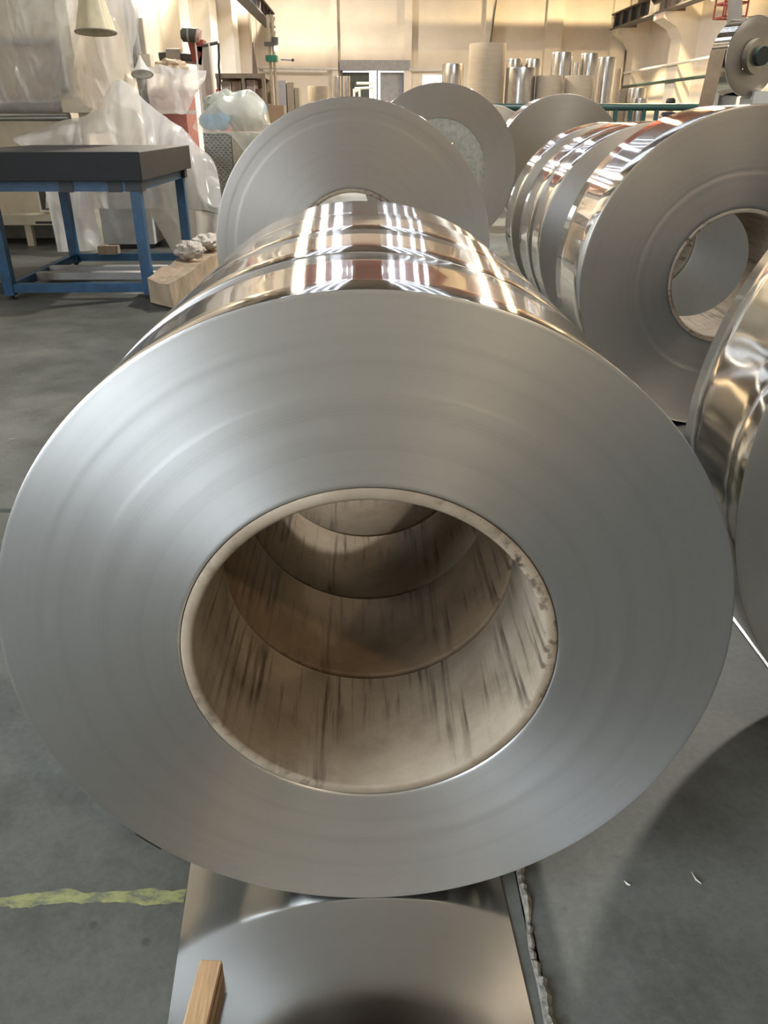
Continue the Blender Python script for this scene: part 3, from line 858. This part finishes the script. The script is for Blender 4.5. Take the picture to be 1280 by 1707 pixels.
# ================================================================== UNCOILER ON THE RIGHT
uy = 9.0
uc = at(1241, 96, uy)
nrm = Vector((.37, -.93, 0)).normalized()
rotU = Matrix((Vector((nrm.y * -1, nrm.x, 0)) * -1, -nrm, Vector((0, 0, 1)))).transposed()
un = Thing('uncoiler', (uc.x, uc.y + .5, 0), 'grey uncoiler machine behind the big right coil', 'machine')
bd = uc - nrm * .35
un.part('column', B(bd.x + .06, bd.x + .26, bd.y - .02, bd.y + .28, 0, uc.z + .14), M_GREY, smooth=False)
un.part('mandrel', MB().tube([uc + nrm * .16, bd], .09, 24), M_DARK)
un.part('hub', MB().tube([uc + nrm * .12, uc + nrm * .19], .16, 24), plain('hub_steel', (.30, .27, .22), .35, .8))
un.part('hub_cap', MB().tube([uc + nrm * .19, uc + nrm * .24], .085, 24), plain('hub_green', (.010, .02, .018), .5, .0))
un.part('base', B(bd.x - .12, bd.x + 1.4, bd.y - .02, bd.y + .6, 0, 1.30), M_CREAM, smooth=False)
cbx = un.part('control_box', B(X_at(1240, uy), X_at(1276, uy), uy - .12, uy + .2, 1.20, Z_at(152, uy)), M_WHITE, smooth=False)
for px in (1253, 1263):
    un.sub('control_window', B(X_at(px, uy), X_at(px + 8, uy), uy - .125, uy - .12, Z_at(153.5, uy), Z_at(147, uy) if False else Z_at(152.5, uy) + .0), M_GLASS, cbx, smooth=False) if False else None
ru = Thing('mounted_coil', uc - Vector((0, 0, .36)), 'narrow steel coil mounted upright on the uncoiler at upper right', 'coil')
w2 = .11
pr = [(.155, w2), (.155, -w2), (.20, -w2), (.27, -w2 + .0003), (.352, -w2), (.357, -w2 + .004), (.357, w2 - .004), (.352, w2)]
mb = MB().lathe(pr, 96, 'Y', c=(0, 0, 0), mats=[0, 0, 0, 0, 1, 1, 1, 0], closed=True)
ow = mb.build('winding', [M_FACE2, M_MIRROR], ru.o, origin=(0, 0, 0), loc=(0, 0, .36), ang=50)
ow.rotation_euler = (0, 0, math.atan2(nrm.x, -nrm.y))
# loose strip leaving the coil downwards and upwards
axis = nrm
side = Vector((axis.y, -axis.x, 0))
if side.x > 0: side = -side
s0 = uc + side * .362
def strip(pts, wd, name):
    vs, fs = [], []
    for p in pts:
        for k in (-1, 1):
            for e in (0, 1): vs.append(p + axis * (k * wd) + side * (e * .004))
    for i in range(len(pts) - 1):
        o = i * 4
        fs += [(o, o + 2, o + 6, o + 4), (o + 1, o + 5, o + 7, o + 3), (o, o + 4, o + 5, o + 1), (o + 2, o + 3, o + 7, o + 6)]
    return MB().add(vs, fs)
ru.part('loose_strip', strip([s0 + Vector((0, 0, .06)), s0 + side * .02 + Vector((0, 0, -.2)), s0 + side * .045 + Vector((0, 0, -.45)), s0 + side * .03 + Vector((0, 0, -.8)), s0 + Vector((0, 0, -1.05))], .10, ''), plain('dull_strip', (.30, .265, .235), .28, .9))
up0 = at(1216, 44, uy)
un.part('guide_post', MB().bar(at(1222, 90, 9.9), at(1228, -80, 9.9), .12, .10, (0, 1, 0)), plain('post_brown', (.26, .24, .22), .45, .4), smooth=False)
un.part('strip_guard', MB().bar((X_at(1176, 9.6), 9.6, 0), (X_at(1176, 9.6), 9.6, 1.9), .03, .10, (0, 1, 0)), M_WHITE, smooth=False)
# maintenance cage hanging under the crane beam
cgx, cgy = X_at(1186, 19.5), 19.5
cz0, cz1 = Z_at(28, 19.5), Z_at(-20, 19.5)
cgt = Thing('maintenance_cage', (cgx, cgy, cz0), 'small dark red wire cage hanging from the right crane beam', 'cage')
for z in (cz0, (cz0 + cz1) / 2, cz1):
    for (ax, ay, bx_, by_) in ((-.25, -.25, .25, -.25), (.25, -.25, .25, .25), (.25, .25, -.25, .25), (-.25, .25, -.25, -.25)):
        cgt.part('bar', MB().tube([(cgx + ax, cgy + ay, z), (cgx + bx_, cgy + by_, z)], .022, 6), M_RED)
for ax in (-.25, 0, .25):
    for ay in (-.25, .25):
        cgt.part('bar', MB().tube([(cgx + ax, cgy + ay, cz0), (cgx + ax, cgy + ay, cz1 + .4)], .022, 6), M_RED)

# ================================================================== LEFT SIDE: WRAPPED MACHINES
def drape(ctrl, nu=100, nv=100, amp=.03, seed=0, freq=2.2, folds=0.0):
    """film hung over control points (rows top to bottom), crumpled"""
    R_, C_ = len(ctrl), len(ctrl[0])
    def cr(p0, p1, p2, p3, t):
        return .5 * ((2 * p1) + (p2 - p0) * t + (2 * p0 - 5 * p1 + 4 * p2 - p3) * t * t + (3 * p1 - p0 - 3 * p2 + p3) * t ** 3)
    def row(r, u):
        x = u * (C_ - 1); i = min(int(x), C_ - 2); t = x - i
        g = lambda k: ctrl[r][max(0, min(C_ - 1, k))]
        return cr(g(i - 1), g(i), g(i + 1), g(i + 2), t)
    def P(u, v):
        y = v * (R_ - 1); j = min(int(y), R_ - 2); t = y - j
        g = lambda k: row(max(0, min(R_ - 1, k)), u)
        return cr(g(j - 1), g(j), g(j + 1), g(j + 2), t)
    vs, fs = [], []
    for j in range(nv + 1):
        for i in range(nu + 1):
            u, v = i / nu, j / nv
            p = P(u, v)
            q = Vector((p.x * freq + .5 * p.z, p.z * freq * .45, seed))
            q += Vector((noise.noise(q * .7), noise.noise(q * .7 + Vector((9, 0, 0))), 0)) * .6
            d = 1 - (abs(noise.noise(q)) ** .8) * 2 + .55 * (1 - (abs(noise.noise(q * 2.1 + Vector((3, 1, 0)))) ** .7) * 2) + .22 * (1 - abs(noise.noise(q * 4.7)) * 2)
            d2 = math.sin((p.x * 9 + 2 * noise.noise(Vector((p.x * 2, p.z, seed)))) * 3) * folds
            vs.append(p + Vector((.3 * d * amp, -(d - .6) * amp + d2, .25 * d * amp)))
    for j in range(nv):
        for i in range(nu):
            a = j * (nu + 1) + i
            fs.append((a, a + nu + 1, a + nu + 2, a + 1))
    return MB().add(vs, fs)
def cp(rows): return [[at(x, y, Y) for (x, y, Y) in r] for r in rows]
MY = 9.2
ma = Thing('wrapped_machine', (X_at(30, MY), MY + .6, 0), 'tall cream machine under clear plastic at the left edge', 'machine')
xa, xb = -4.45, X_at(128, MY)
ma.part('base_cabinet', B(xa, X_at(84, MY), MY, MY + 1.2, .30, 1.12), M_CREAM, smooth=False)
mwf = ma.part('inspection_window', B(X_at(40, MY), X_at(64, MY), MY - .02, MY, Z_at(352, MY), Z_at(311, MY)), M_WHITE, smooth=False)
ma.sub('pane', B(X_at(43.5, MY), X_at(61, MY), MY - .024, MY - .02, Z_at(348, MY), Z_at(316, MY)), M_GLASS, mwf, smooth=False)
ma.part('ledge', B(xa, X_at(82, MY), MY - .28, MY, .22, .32), M_CREAM, smooth=False)
ma.part('slot', B(X_at(27, MY - .28), X_at(72, MY - .28), MY - .285, MY - .28, .235, .258), M_BLACK, smooth=False)
for px in (22, 78): ma.part('leg', B(X_at(px, MY), X_at(px, MY) + .07, MY - .25, MY - .18, 0, .22), M_CREAM, smooth=False)
ma.part('back_panel', B(xa, X_at(84, MY), MY + .4, MY + .5, 0, .25), M_GREY, smooth=False)
ma.part('upper_housing', B(xa, xb, MY + .25, MY + 1.2, 1.42, 2.9), M_CREAM, smooth=False)
fr = ma.part('front_frame', MB().box(xa, X_at(112, MY), MY + .15, MY + .25, Z_at(73, MY), Z_at(62, MY)).box(X_at(100, MY), X_at(112, MY), MY + .15, MY + .25, Z_at(150, MY), Z_at(73, MY)), M_GREY, smooth=False)
ma.part('front_plate', B(xa, X_at(99, MY), MY + .2, MY + .25, Z_at(160, MY), Z_at(74, MY)), plain('beige_plate', (.50, .42, .34), .5), smooth=False)
ma.part('roller', MB().tube([(xa, MY - .1, Z_at(181, MY)), (X_at(118, MY), MY - .1, Z_at(178, MY))], .055, 20), M_GREY)
ma.part('roller', MB().tube([(xa, MY + .1, Z_at(197, MY)), (X_at(112, MY), MY + .1, Z_at(196, MY))], .05, 20), plain('roller_steel', (.4, .42, .43), .3, .9))
ma.part('bearing_block', B(X_at(118, MY), X_at(166, MY), MY - .2, MY + .3, Z_at(188, MY), Z_at(165, MY)), M_CREAM, smooth=False)
ma.part('table_bed', B(xa, X_at(150, MY), MY, MY + 1.2, 1.12, Z_at(202, MY)), M_CREAM, smooth=False)
FG = 'sheets of plastic film over the machines'
f1 = drape(cp([[(-40, -60, 9.6), (20, -50, 9.4), (80, -20, 9.35), (138, 5, 9.3)],
               [(-40, 20, 9.15), (20, 40, 9.1), (80, 40, 9.1), (135, 45, 9.2)],
               [(-40, 100, 9.1), (20, 100, 9.1), (80, 105, 9.1), (122, 105, 9.15)],
               [(-40, 175, 8.9), (20, 172, 8.95), (80, 172, 8.9), (128, 162, 9.0)]]), amp=.05, seed=1.3, freq=2.6)
tag(f1.build('plastic_film', M_CLEAR, ang=180), 'clear crinkled plastic film over the tall machine front at left edge', 'plastic film', FG)
f2 = drape(cp([[(118, -10, 9.4), (150, 20, 9.1), (185, 30, 9.1), (205, 60, 9.4)],
               [(122, 80, 9.3), (150, 80, 8.95), (185, 85, 8.95), (212, 100, 9.4)],
               [(122, 130, 9.25), (150, 135, 8.9), (185, 135, 8.9), (222, 135, 9.4)],
               [(120, 166, 9.2), (150, 180, 8.85), (185, 185, 8.85), (235, 178, 9.4)]]), amp=.045, seed=4.1, freq=2.4, folds=.012)
tag(f2.build('plastic_film', M_FILM2, ang=180), 'beige hanging plastic film beside the tall machine', 'plastic film', FG)
ma.part('upright', B(X_at(135, 9.6), X_at(188, 9.6), 9.55, 9.9, 1.1, Z_at(60, 9.6)), M_CREAM, smooth=False)
# low machine under the tent of film
lm = Thing('covered_bench', (X_at(200, 8.9), 9.0, 0), 'low cabinet bench hidden under the white tent of film', 'bench')
lm.part('cabinet', B(X_at(142, 8.7), X_at(232, 8.7), 8.7, 9.6, .05, .98), plain('pale_cabinet', (.58, .58, .56), .5), smooth=False)
lm.part('plinth', B(X_at(146, 8.7), X_at(228, 8.7), 8.75, 9.55, 0, .05), M_BLACK, smooth=False)
lm.part('stanchion', MB().tube([at(197, 240, 8.95), at(196, 142, 8.95)], .02, 8), M_GREY)
lm.part('side_box', B(X_at(262, 8.8), X_at(318, 8.8), 8.8, 9.5, .0, .90), M_CREAM, smooth=False)
f3 = drape(cp([[(40, 224, 9.1), (95, 205, 9.0), (150, 190, 8.95), (195, 136, 8.9), (250, 178, 8.9), (300, 215, 8.9), (330, 250, 8.9)],
               [(20, 236, 8.75), (95, 226, 8.7), (150, 222, 8.6), (192, 196, 8.6), (245, 222, 8.6), (305, 245, 8.55), (350, 262, 8.6)],
               [(70, 270, 8.65), (105, 270, 8.6), (150, 275, 8.5), (200, 270, 8.5), (250, 275, 8.45), (312, 280, 8.4), (362, 290, 8.5)],
               [(75, 350, 8.45), (110, 350, 8.4), (150, 350, 8.4), (200, 350, 8.4), (255, 350, 8.4), (318, 350, 8.3), (372, 360, 8.3)]])
           , amp=.06, seed=7.7, freq=2.4, folds=.010)
# let the skirt run on down to the floor
def skirt(row_top, row_bot, seed, **k): return drape([row_top, [a.lerp(b, .35) for a, b in zip(row_top, row_bot)], [a.lerp(b, .7) for a, b in zip(row_top, row_bot)], row_bot], seed=seed, **k)
def flr(px, Y): return Vector((X_at(px, Y), Y, .045))
tag(f3.build('plastic_film', M_FILM, ang=180), 'white plastic film tent with pointed peak behind the granite plate', 'plastic film', FG)
top = [at(x, y, Y) for x, y, Y in ((240, 340, 8.42), (280, 345, 8.36), (318, 350, 8.30), (345, 355, 8.30), (372, 360, 8.3))]
bot = [flr(x, Y) for x, Y in ((262, 8.2), (290, 8.15), (322, 8.1), (350, 8.1), (376, 8.15))]
tag(skirt(top, bot, 2.2, amp=.03, folds=.02, nu=40, nv=30).build('plastic_film', M_FILM2, ang=180), 'beige film skirt hanging to the floor behind the long carton', 'plastic film', FG)
top = [at(x, y, Y) for x, y, Y in ((72, 305, 8.5), (95, 305, 8.48), (120, 305, 8.46), (142, 305, 8.5))]
bot = [flr(x, Y) for x, Y in ((55, 8.15), (85, 8.2), (115, 8.25), (140, 8.3))]
tag(skirt(top, bot, 5.2, amp=.03, folds=.015, nu=36, nv=36).build('plastic_film', M_FILM, ang=180), 'white film tail hanging to the floor seen between the stand legs', 'plastic film', FG)

# tall wrapped post with cone, and hanging cones
def cone(px_apex, py_apex, px_rim, py_rim, Y, r, label, m, rim):
    a_, b3 = at(px_apex, py_apex, Y), at(px_rim, py_rim, Y - .05)
    d = (b3 - a_).normalized(); L = (b3 - a_).length
    rot = Vector((0, 0, 1)).rotation_difference(d).to_matrix()
    t = Thing('film_cone', b3, label, 'cone')
    t.part('cone_body', MB().lathe([(.012, -L * .12), (.014, 0), (r * .45, L * .45), (r * .97, L), (r * .94, L + .004), (r * .42, L * .47), (.004, .01)], 40, 'Z', c=a_, rot=rot, wob=lambda tt, h: .03 * math.sin(tt * 7)), m)
    t.part('rim', MB().tube([a_ + rot @ Vector((r * math.cos(2 * PI * k / 32), r * math.sin(2 * PI * k / 32), L)) for k in range(33)], .008, 6), rim)
cone(233, 96, 237, 124, 9.2, .105, 'small white cone wrapped in film with dark rim', M_WHITE, M_GREY)
cone(140, -90, 160, 54, 8.75, .19, 'large cream cone hood with brown rim above the beige film', plain('cream_hood', (.62, .55, .38), .5), plain('rim_brown', (.30, .26, .20), .6))
wp = Thing('wrapped_post', (X_at(226, 9.8), 9.8, 0), 'tall post wrapped in white film behind the small cone', 'post')
ctr = [at(x, y, 9.8) for x, y in ((212, 10), (216, 50), (226, 85), (236, 115), (240, 150))]
wp.part('post', MB().tube([(ctr[-1].x, 9.8, 0), ctr[-1], ctr[2], ctr[0] + Vector((0, 0, .4))], .06, 12), M_GREY)
wp.part('film_wrap', MB().lathe([(.16, Z_at(-30, 9.8)), (.19, Z_at(5, 9.8)), (.21, Z_at(25, 9.8)), (.18, Z_at(50, 9.8)), (.15, Z_at(75, 9.8)), (.12, Z_at(95, 9.8)), (.11, Z_at(115, 9.8))], 40, 'Z', c=(X_at(222, 9.8), 9.8, 0), wob=lambda t_, h: .18 * noise.noise(Vector((math.cos(t_) * 2, math.sin(t_) * 2, h * 2))) + .05 * math.sin(t_ * 9 + h * 5)), M_FILM, ang=180)
wp.part('plate', B(X_at(244, 9.9), X_at(259, 9.9), 9.85, 9.9, Z_at(100, 9.9), Z_at(32, 9.9)), plain('plate_tan', (.55, .49, .42), .5), smooth=False)
wp.part('bracket', B(X_at(246, 9.7), X_at(266, 9.7), 9.6, 9.75, Z_at(112, 9.7), Z_at(92, 9.7)), M_CREAM, smooth=False)
# red-lined bin under film
bn = Thing('covered_bin', (X_at(285, 10), 10.2, 0), 'red bin under a bulging white film cover', 'bin')
bn.part('bin_body', B(X_at(255, 10), X_at(312, 10), 10, 10.6, 0, Z_at(150, 10)), plain('dull_red', (.42, .16, .14), .6), smooth=False)
bn.part('bin_lid', B(X_at(245, 10), X_at(318, 10), 9.95, 10.65, Z_at(150, 10), Z_at(146, 10)), M_GREY, smooth=False)
bn.part('bin_tray', B(X_at(262, 9.9), X_at(330, 9.9), 9.86, 9.94, Z_at(190, 9.9), Z_at(184, 9.9)), M_WHITE, smooth=False)
f4 = drape(cp([[(208, 112, 10.0), (250, 110, 9.95), (280, 112, 9.95), (310, 118, 10.0), (343, 119, 10.1)],
               [(225, 135, 9.85), (252, 135, 9.75), (282, 138, 9.75), (312, 142, 9.8), (340, 135, 10.0)],
               [(238, 160, 9.8), (258, 165, 9.7), (285, 165, 9.7), (312, 165, 9.75), (330, 150, 9.95)],
               [(255, 185, 9.8), (266, 192, 9.7), (288, 190, 9.7), (308, 190, 9.72), (322, 165, 9.9)]]), amp=.05, seed=12.1, freq=2.5, folds=.012, nu=50, nv=40)
tag(f4.build('plastic_film', M_FILM, ang=180), 'bulging white plastic film over the red bin', 'plastic film', FG)
tag(crumple(at(285, 112, 10.2), .16, 6, (1.2, .8, .5), .3, 14).build('bundle', plain('tan_bundle', (.55, .43, .30), .7), ang=20), 'tan wrapped bundle on top of the red bin', 'bundle')

# red press arm with motor
ra = Thing('press_arm', (X_at(350, 11), 11.0, 0), 'red hopper arm with dark motor on a pale upright panel', 'machine')
AY = 11.0
pn = ra.part('upright_panel', B(X_at(339, AY), X_at(359, AY), AY, AY + .12, 0, Z_at(78, AY)), plain('pale_panel', (.56, .51, .47), .5), smooth=False)
for px in (337.5, 359): ra.part('panel_edge', B(X_at(px, AY), X_at(px + 2.2, AY), AY - .03, AY + .15, 0, Z_at(72, AY)), M_WHITE, smooth=False)
ra.part('top_bar', MB().tube([at(338, 76, AY), at(363, 71, AY)], .02, 8), M_DARK)
ra.part('hose', MB().tube([at(364, 72, AY - .05), at(365, 95, AY - .05), at(364.5, 110, AY - .05), at(367, 135, AY - .05), at(366, 152, AY - .05)], .014, 8), M_BLACK)
ra.part('arm', MB().tube([at(279, 94, AY + .1), at(302, 94, AY + .1)], .085, 20), plain('arm_tan', (.40, .36, .30), .5))
ra.part('shaft', MB().tube([at(302, 95, AY + .1), at(322, 97, AY + .1)], .045, 16), M_DARK)
ra.part('rod', MB().tube([at(303, 102, AY + .1), at(337, 106, AY + .1)], .02, 10), plain('rod_steel', (.4, .37, .35), .3, .8))
q0 = [at(312, 67, AY), at(338, 66, AY), at(336, 109, AY), at(321, 103, AY)]
ra.part('hopper', MB().hexa([q0[3], q0[2], q0[2] + Vector((0, .2, 0)), q0[3] + Vector((0, .2, 0)), q0[0], q0[1], q0[1] + Vector((0, .25, 0)), q0[0] + Vector((0, .25, 0))]), M_RED, smooth=False)
mo = ra.part('motor', MB().tube([at(302, 58, AY), at(304, 58, AY), at(304.5, 58, AY), at(328, 59, AY)], [.05, .06, .075, .075], 24), plain('motor_olive', (.075, .08, .06), .5))
ra.sub('motor_band', MB().tube([at(313, 58.4, AY), at(315.5, 58.5, AY)], .078, 24), M_GREY, mo)
ra.part('motor_flange', MB().tube([at(328, 59, AY), at(334, 61, AY)], [.085, .07], 24), plain('flange_pink', (.50, .34, .29), .5))
ra.part('red_housing', B(X_at(345, AY), X_at(372, AY), AY + .2, AY + .6, 0, Z_at(148, AY)), M_REDB, smooth=False)
ra.part('cross_beam', MB().tube([at(266, 95, AY + .1), at(279, 94, AY + .1)], .05, 14), M_DARK)
ra.part('support', MB().bar(at(282, 100, AY + .15), (X_at(292, AY), AY + .15, 0), .10, .10, (0, 1, 0)), M_CREAM, smooth=False)

# perforated cage with bagged bundle
KY = 8.9
kx0, kx1 = X_at(336, KY), X_at(384, KY)
kz = Z_at(221, KY)
kg = Thing('perforated_box', ((kx0 + kx1) / 2, KY + .4, 0), 'perforated grey metal box under the clear bag', 'box')
kg.part('shell', B(kx0 + .004, kx1 + .75, KY + .012, KY + .8, 0, kz), M_BOARD, smooth=False)
pv = MB()
cw = .0235
nx, nz_ = int((kx1 - kx0) / cw), int(.62 / cw)
for i in range(nx):
    for j in range(nz_):
        x = kx0 + i * cw; z = kz - (j + 1) * cw
        if (i + j) % 2 == 0: pv.box(x, x + cw, KY, KY + .01, z + .0055, z + cw)
        else: pv.box(x, x + cw, KY, KY + .01, z, z + cw - .0055)
pf = kg.part('perforated_front', pv, plain('perf_grey', (.36, .36, .33), .5), smooth=False)
pf['kind'] = 'stuff'
kg.part('lower_front', B(kx0, kx1, KY, KY + .01, 0, kz - .62), M_GREY, smooth=False)
kg.part('side_panel', B(kx1, kx1 + .75, KY - .01, KY + .01, 0, kz), plain('panel_ochre', (.52, .46, .34), .6), smooth=False)
BG = 'bundles inside the clear bag'
for (x, y, r, m, lab) in ((372, 180, .17, M_GREENBAG, 'grey green bundle at the front of the clear bag'), (410, 185, .16, M_GREENBAG, 'grey green bundle at the right of the clear bag'),
                       (368, 203, .085, M_BLUEBAG, 'blue rag low in the middle of the clear bag'), (346, 202, .08, M_BLUEBAG, 'blue rag at the lower left of the clear bag'),
                       (401, 166, .07, M_BLUEBAG, 'blue rag near the top of the clear bag'), (434, 182, .06, M_BLUEBAG, 'blue rag at the right end of the clear bag')):
    tag(crumple(at(x, y, KY + (.32 if m is M_GREENBAG else .2 if y > 190 else .38)), r, x, (1.15, .9, .95), .25, 14).build('bundle', m, ang=25), lab, 'bundle', BG)
fb = drape(cp([[(352, 172, KY + .75), (372, 156, KY + .7), (392, 157, KY + .7), (415, 153, KY + .7), (437, 170, KY + .75), (445, 185, KY + .8)],
               [(335, 190, KY + .3), (362, 160, KY + .35), (388, 155, KY + .35), (416, 152, KY + .35), (440, 172, KY + .4), (447, 192, KY + .45)],
               [(324, 205, KY), (352, 185, KY - .02), (380, 178, KY - .03), (412, 176, KY - .03), (438, 190, KY + .02), (450, 208, KY + .1)],
               [(321, 214, KY - .02), (350, 216, KY - .07), (380, 216, KY - .08), (412, 222, KY - .07), (440, 225, KY - .04), (452, 222, KY + .05)],
               [(330, 222, KY - .02), (352, 224, KY - .05), (384, 226, KY - .05), (414, 262, KY - .05), (440, 262, KY - .03), (455, 250, KY + .05)]]), amp=.022, seed=3.3, freq=3.2, folds=.006, nu=60, nv=50)
tag(fb.build('clear_bag', M_BAG, ang=180), 'clear plastic bag stretched over bundles on the perforated box', 'bag')

# rack with wrapped packs, pointed plate, green headed post
RY = 14.0
rk = Thing('storage_rack', (X_at(410, RY), RY + .5, 0), 'brown rack with wrapped packs behind the clear bag', 'rack')
rk.part('top_beam', B(X_at(366, RY), X_at(447, RY), RY - .05, RY + .6, Z_at(131, RY), Z_at(123, RY)), plain('rack_brown', (.24, .20, .155), .6), smooth=False)
for px in (367, 408, 441): rk.part('upright', B(X_at(px, RY), X_at(px + 5, RY), RY - .05, RY + .05, 0, Z_at(131, RY)), MATS['rack_brown'], smooth=False)
rk.part('shelf', B(X_at(366, RY), X_at(447, RY), RY - .05, RY + .6, Z_at(176, RY), Z_at(172, RY)), MATS['rack_brown'], smooth=False)
rk.part('back_board', B(X_at(366, RY), X_at(447, RY), RY + .6, RY + .64, 0, Z_at(124, RY)), M_BOARD, smooth=False)
PG = 'film wrapped packs on the brown rack'
for (a0, a1, t0, lab) in ((373, 388.5, 136, 'grey wrapped pack at the left of the brown rack'), (390, 405, 136, 'brown wrapped pack second from left on the rack'), (414, 428, 133, 'wide grey wrapped pack in the middle of the rack'), (429.5, 440, 148, 'short brown wrapped pack at the right of the rack')):
    t = Thing('wrapped_pack', (X_at((a0 + a1) / 2, RY), RY + .25, Z_at(172, RY)), lab, 'pack', PG)
    t.part('pack_body', B(X_at(a0, RY), X_at(a1, RY), RY + .06, RY + .5, Z_at(172, RY) + .001, Z_at(t0, RY)), plain('pack_' + str(a0), (.40, .35, .33) if 'grey' in lab else (.34, .26, .21), .35), smooth=False)
    t.part('corner_strip', B(X_at(a1 - 1.2, RY), X_at(a1, RY), RY + .05, RY + .06, Z_at(172, RY) + .001, Z_at(t0, RY)), M_WHITE, smooth=False)
tag(MB().hexa([at(421, 124, RY) , at(430, 124, RY), at(430, 124, RY) + Vector((0, .06, 0)), at(421, 124, RY) + Vector((0, .06, 0)), at(420, 71, RY), at(422, 71, RY), at(422, 71, RY) + Vector((0, .06, 0)), at(420, 71, RY) + Vector((0, .06, 0))]).build('pointed_plate', plain('plate_brown', (.20, .15, .125), .5), smooth=False), 'tall narrow pointed brown plate standing on the rack', 'plate')
gp = Thing('green_headed_post', (X_at(460, 13.2), 13.2, 0), 'twin steel columns with a green head and side lever', 'machine')
GY = 13.2
for px in (456, 463): gp.part('column', MB().tube([(X_at(px, GY), GY, 0), (X_at(px, GY), GY, Z_at(25, GY))], .022, 12), plain('col_steel_' + str(px), (.42, .36, .28), .35, .6))
gp.part('green_head', B(X_at(450, GY), X_at(468, GY), GY - .1, GY + .1, Z_at(103, GY), Z_at(93, GY)), M_GREEN, smooth=False)
gp.part('lever', MB().tube([at(468, 99, GY), at(487, 100, GY)], .012, 8), M_GREY)
gp.part('lever_knob', crumple(at(488, 100, GY), .022, 1, (1, 1, 1), 0, 8), M_DARK)
gp.part('upper_clamp', B(X_at(449, GY), X_at(468, GY), GY - .09, GY + .09, Z_at(77, GY), Z_at(71, GY)), M_DARK, smooth=False)
gp.part('upper_motor', MB().tube([at(458, 74, GY), at(458, 62, GY)], .05, 16), M_DARK)
gp.part('bulb', crumple(at(459, 81, GY), .03, 1, (.9, .9, 1.5), 0, 8), glow('lamp_bulb', (1, .95, .8), 4))
gp.part('base', B(X_at(446, GY), X_at(476, GY), GY - .2, GY + .2, 0, Z_at(176, GY)), plain('base_brown', (.30, .21, .13), .6), smooth=False)
NG = 'narrow wrapped boards right of the green headed post'
for (a0, a1, t0, c, lab) in ((467, 480, 135, (.45, .43, .44), 'grey wrapped board stack right of the green headed post'), (481.5, 493, 138, (.38, .31, .23), 'brown board stack beside the grey wrapped one'), (494, 501, 147, (.35, .30, .22), 'thin short board stack right of the brown one')):
    tag(B(X_at(a0, 14.5), X_at(a1, 14.5), 14.4, 14.9, 0, Z_at(t0, 14.5)).build('board_stack', plain('board_%d' % a0, c, .5), smooth=False), lab, 'boards', NG)
# tubular frame near the doorway
tf = Thing('tubular_trolley', (X_at(607, 22), 22.2, 0), 'white tubular trolley in front of the doorway', 'trolley')
for (p, q_) in (((591, 148), (622, 146)), ((594, 139), (620, 139)), ((620, 139), (623, 146)), ((590, 153), (600, 150))):
    tf.part('tube', MB().tube([at(*p, 22), at(*q_, 22)], .03, 8), M_WHITE)
for px in (591, 600, 622): tf.part('leg', MB().tube([(X_at(px, 22), 22, 0), (X_at(px, 22), 22, Z_at(148, 22))], .03, 8), M_WHITE)
tf.part('dark_box', B(X_at(586, 22), X_at(592, 22), 22, 22.2, 0, Z_at(138, 22)), M_BLACK, smooth=False)

# ================================================================== BLUE MACHINE right of the viewer, mirrored in the right row's faces
bm = Thing('blue_machine', (3.5, -.3, 0), 'low dark blue machine housing right of the near right coil', 'machine')
M_DBLUE = plain('deep_blue_enamel', (.016, .05, .085), .5)
bm.part('housing', B(2.6, 4.4, -3.0, 2.1, .08, 1.05), M_DBLUE, smooth=False)
bm.part('plinth', B(2.7, 4.3, -2.9, 2.0, 0, .08), M_BLACK, smooth=False)
bm.part('top_plate', B(2.55, 4.45, -3.05, 2.15, 1.05, 1.09), M_DARK, smooth=False)
for k in range(4):
    y0 = -2.9 + k * 1.24
    d_ = bm.part('door', B(2.585, 2.6, y0 + .02, y0 + 1.2, .14, 1.0), M_DBLUE, smooth=False)
    bm.sub('handle', MB().tube([(2.56, y0 + 1.08, .5), (2.56, y0 + 1.08, .68)], .012, 8), M_GREY, d_)
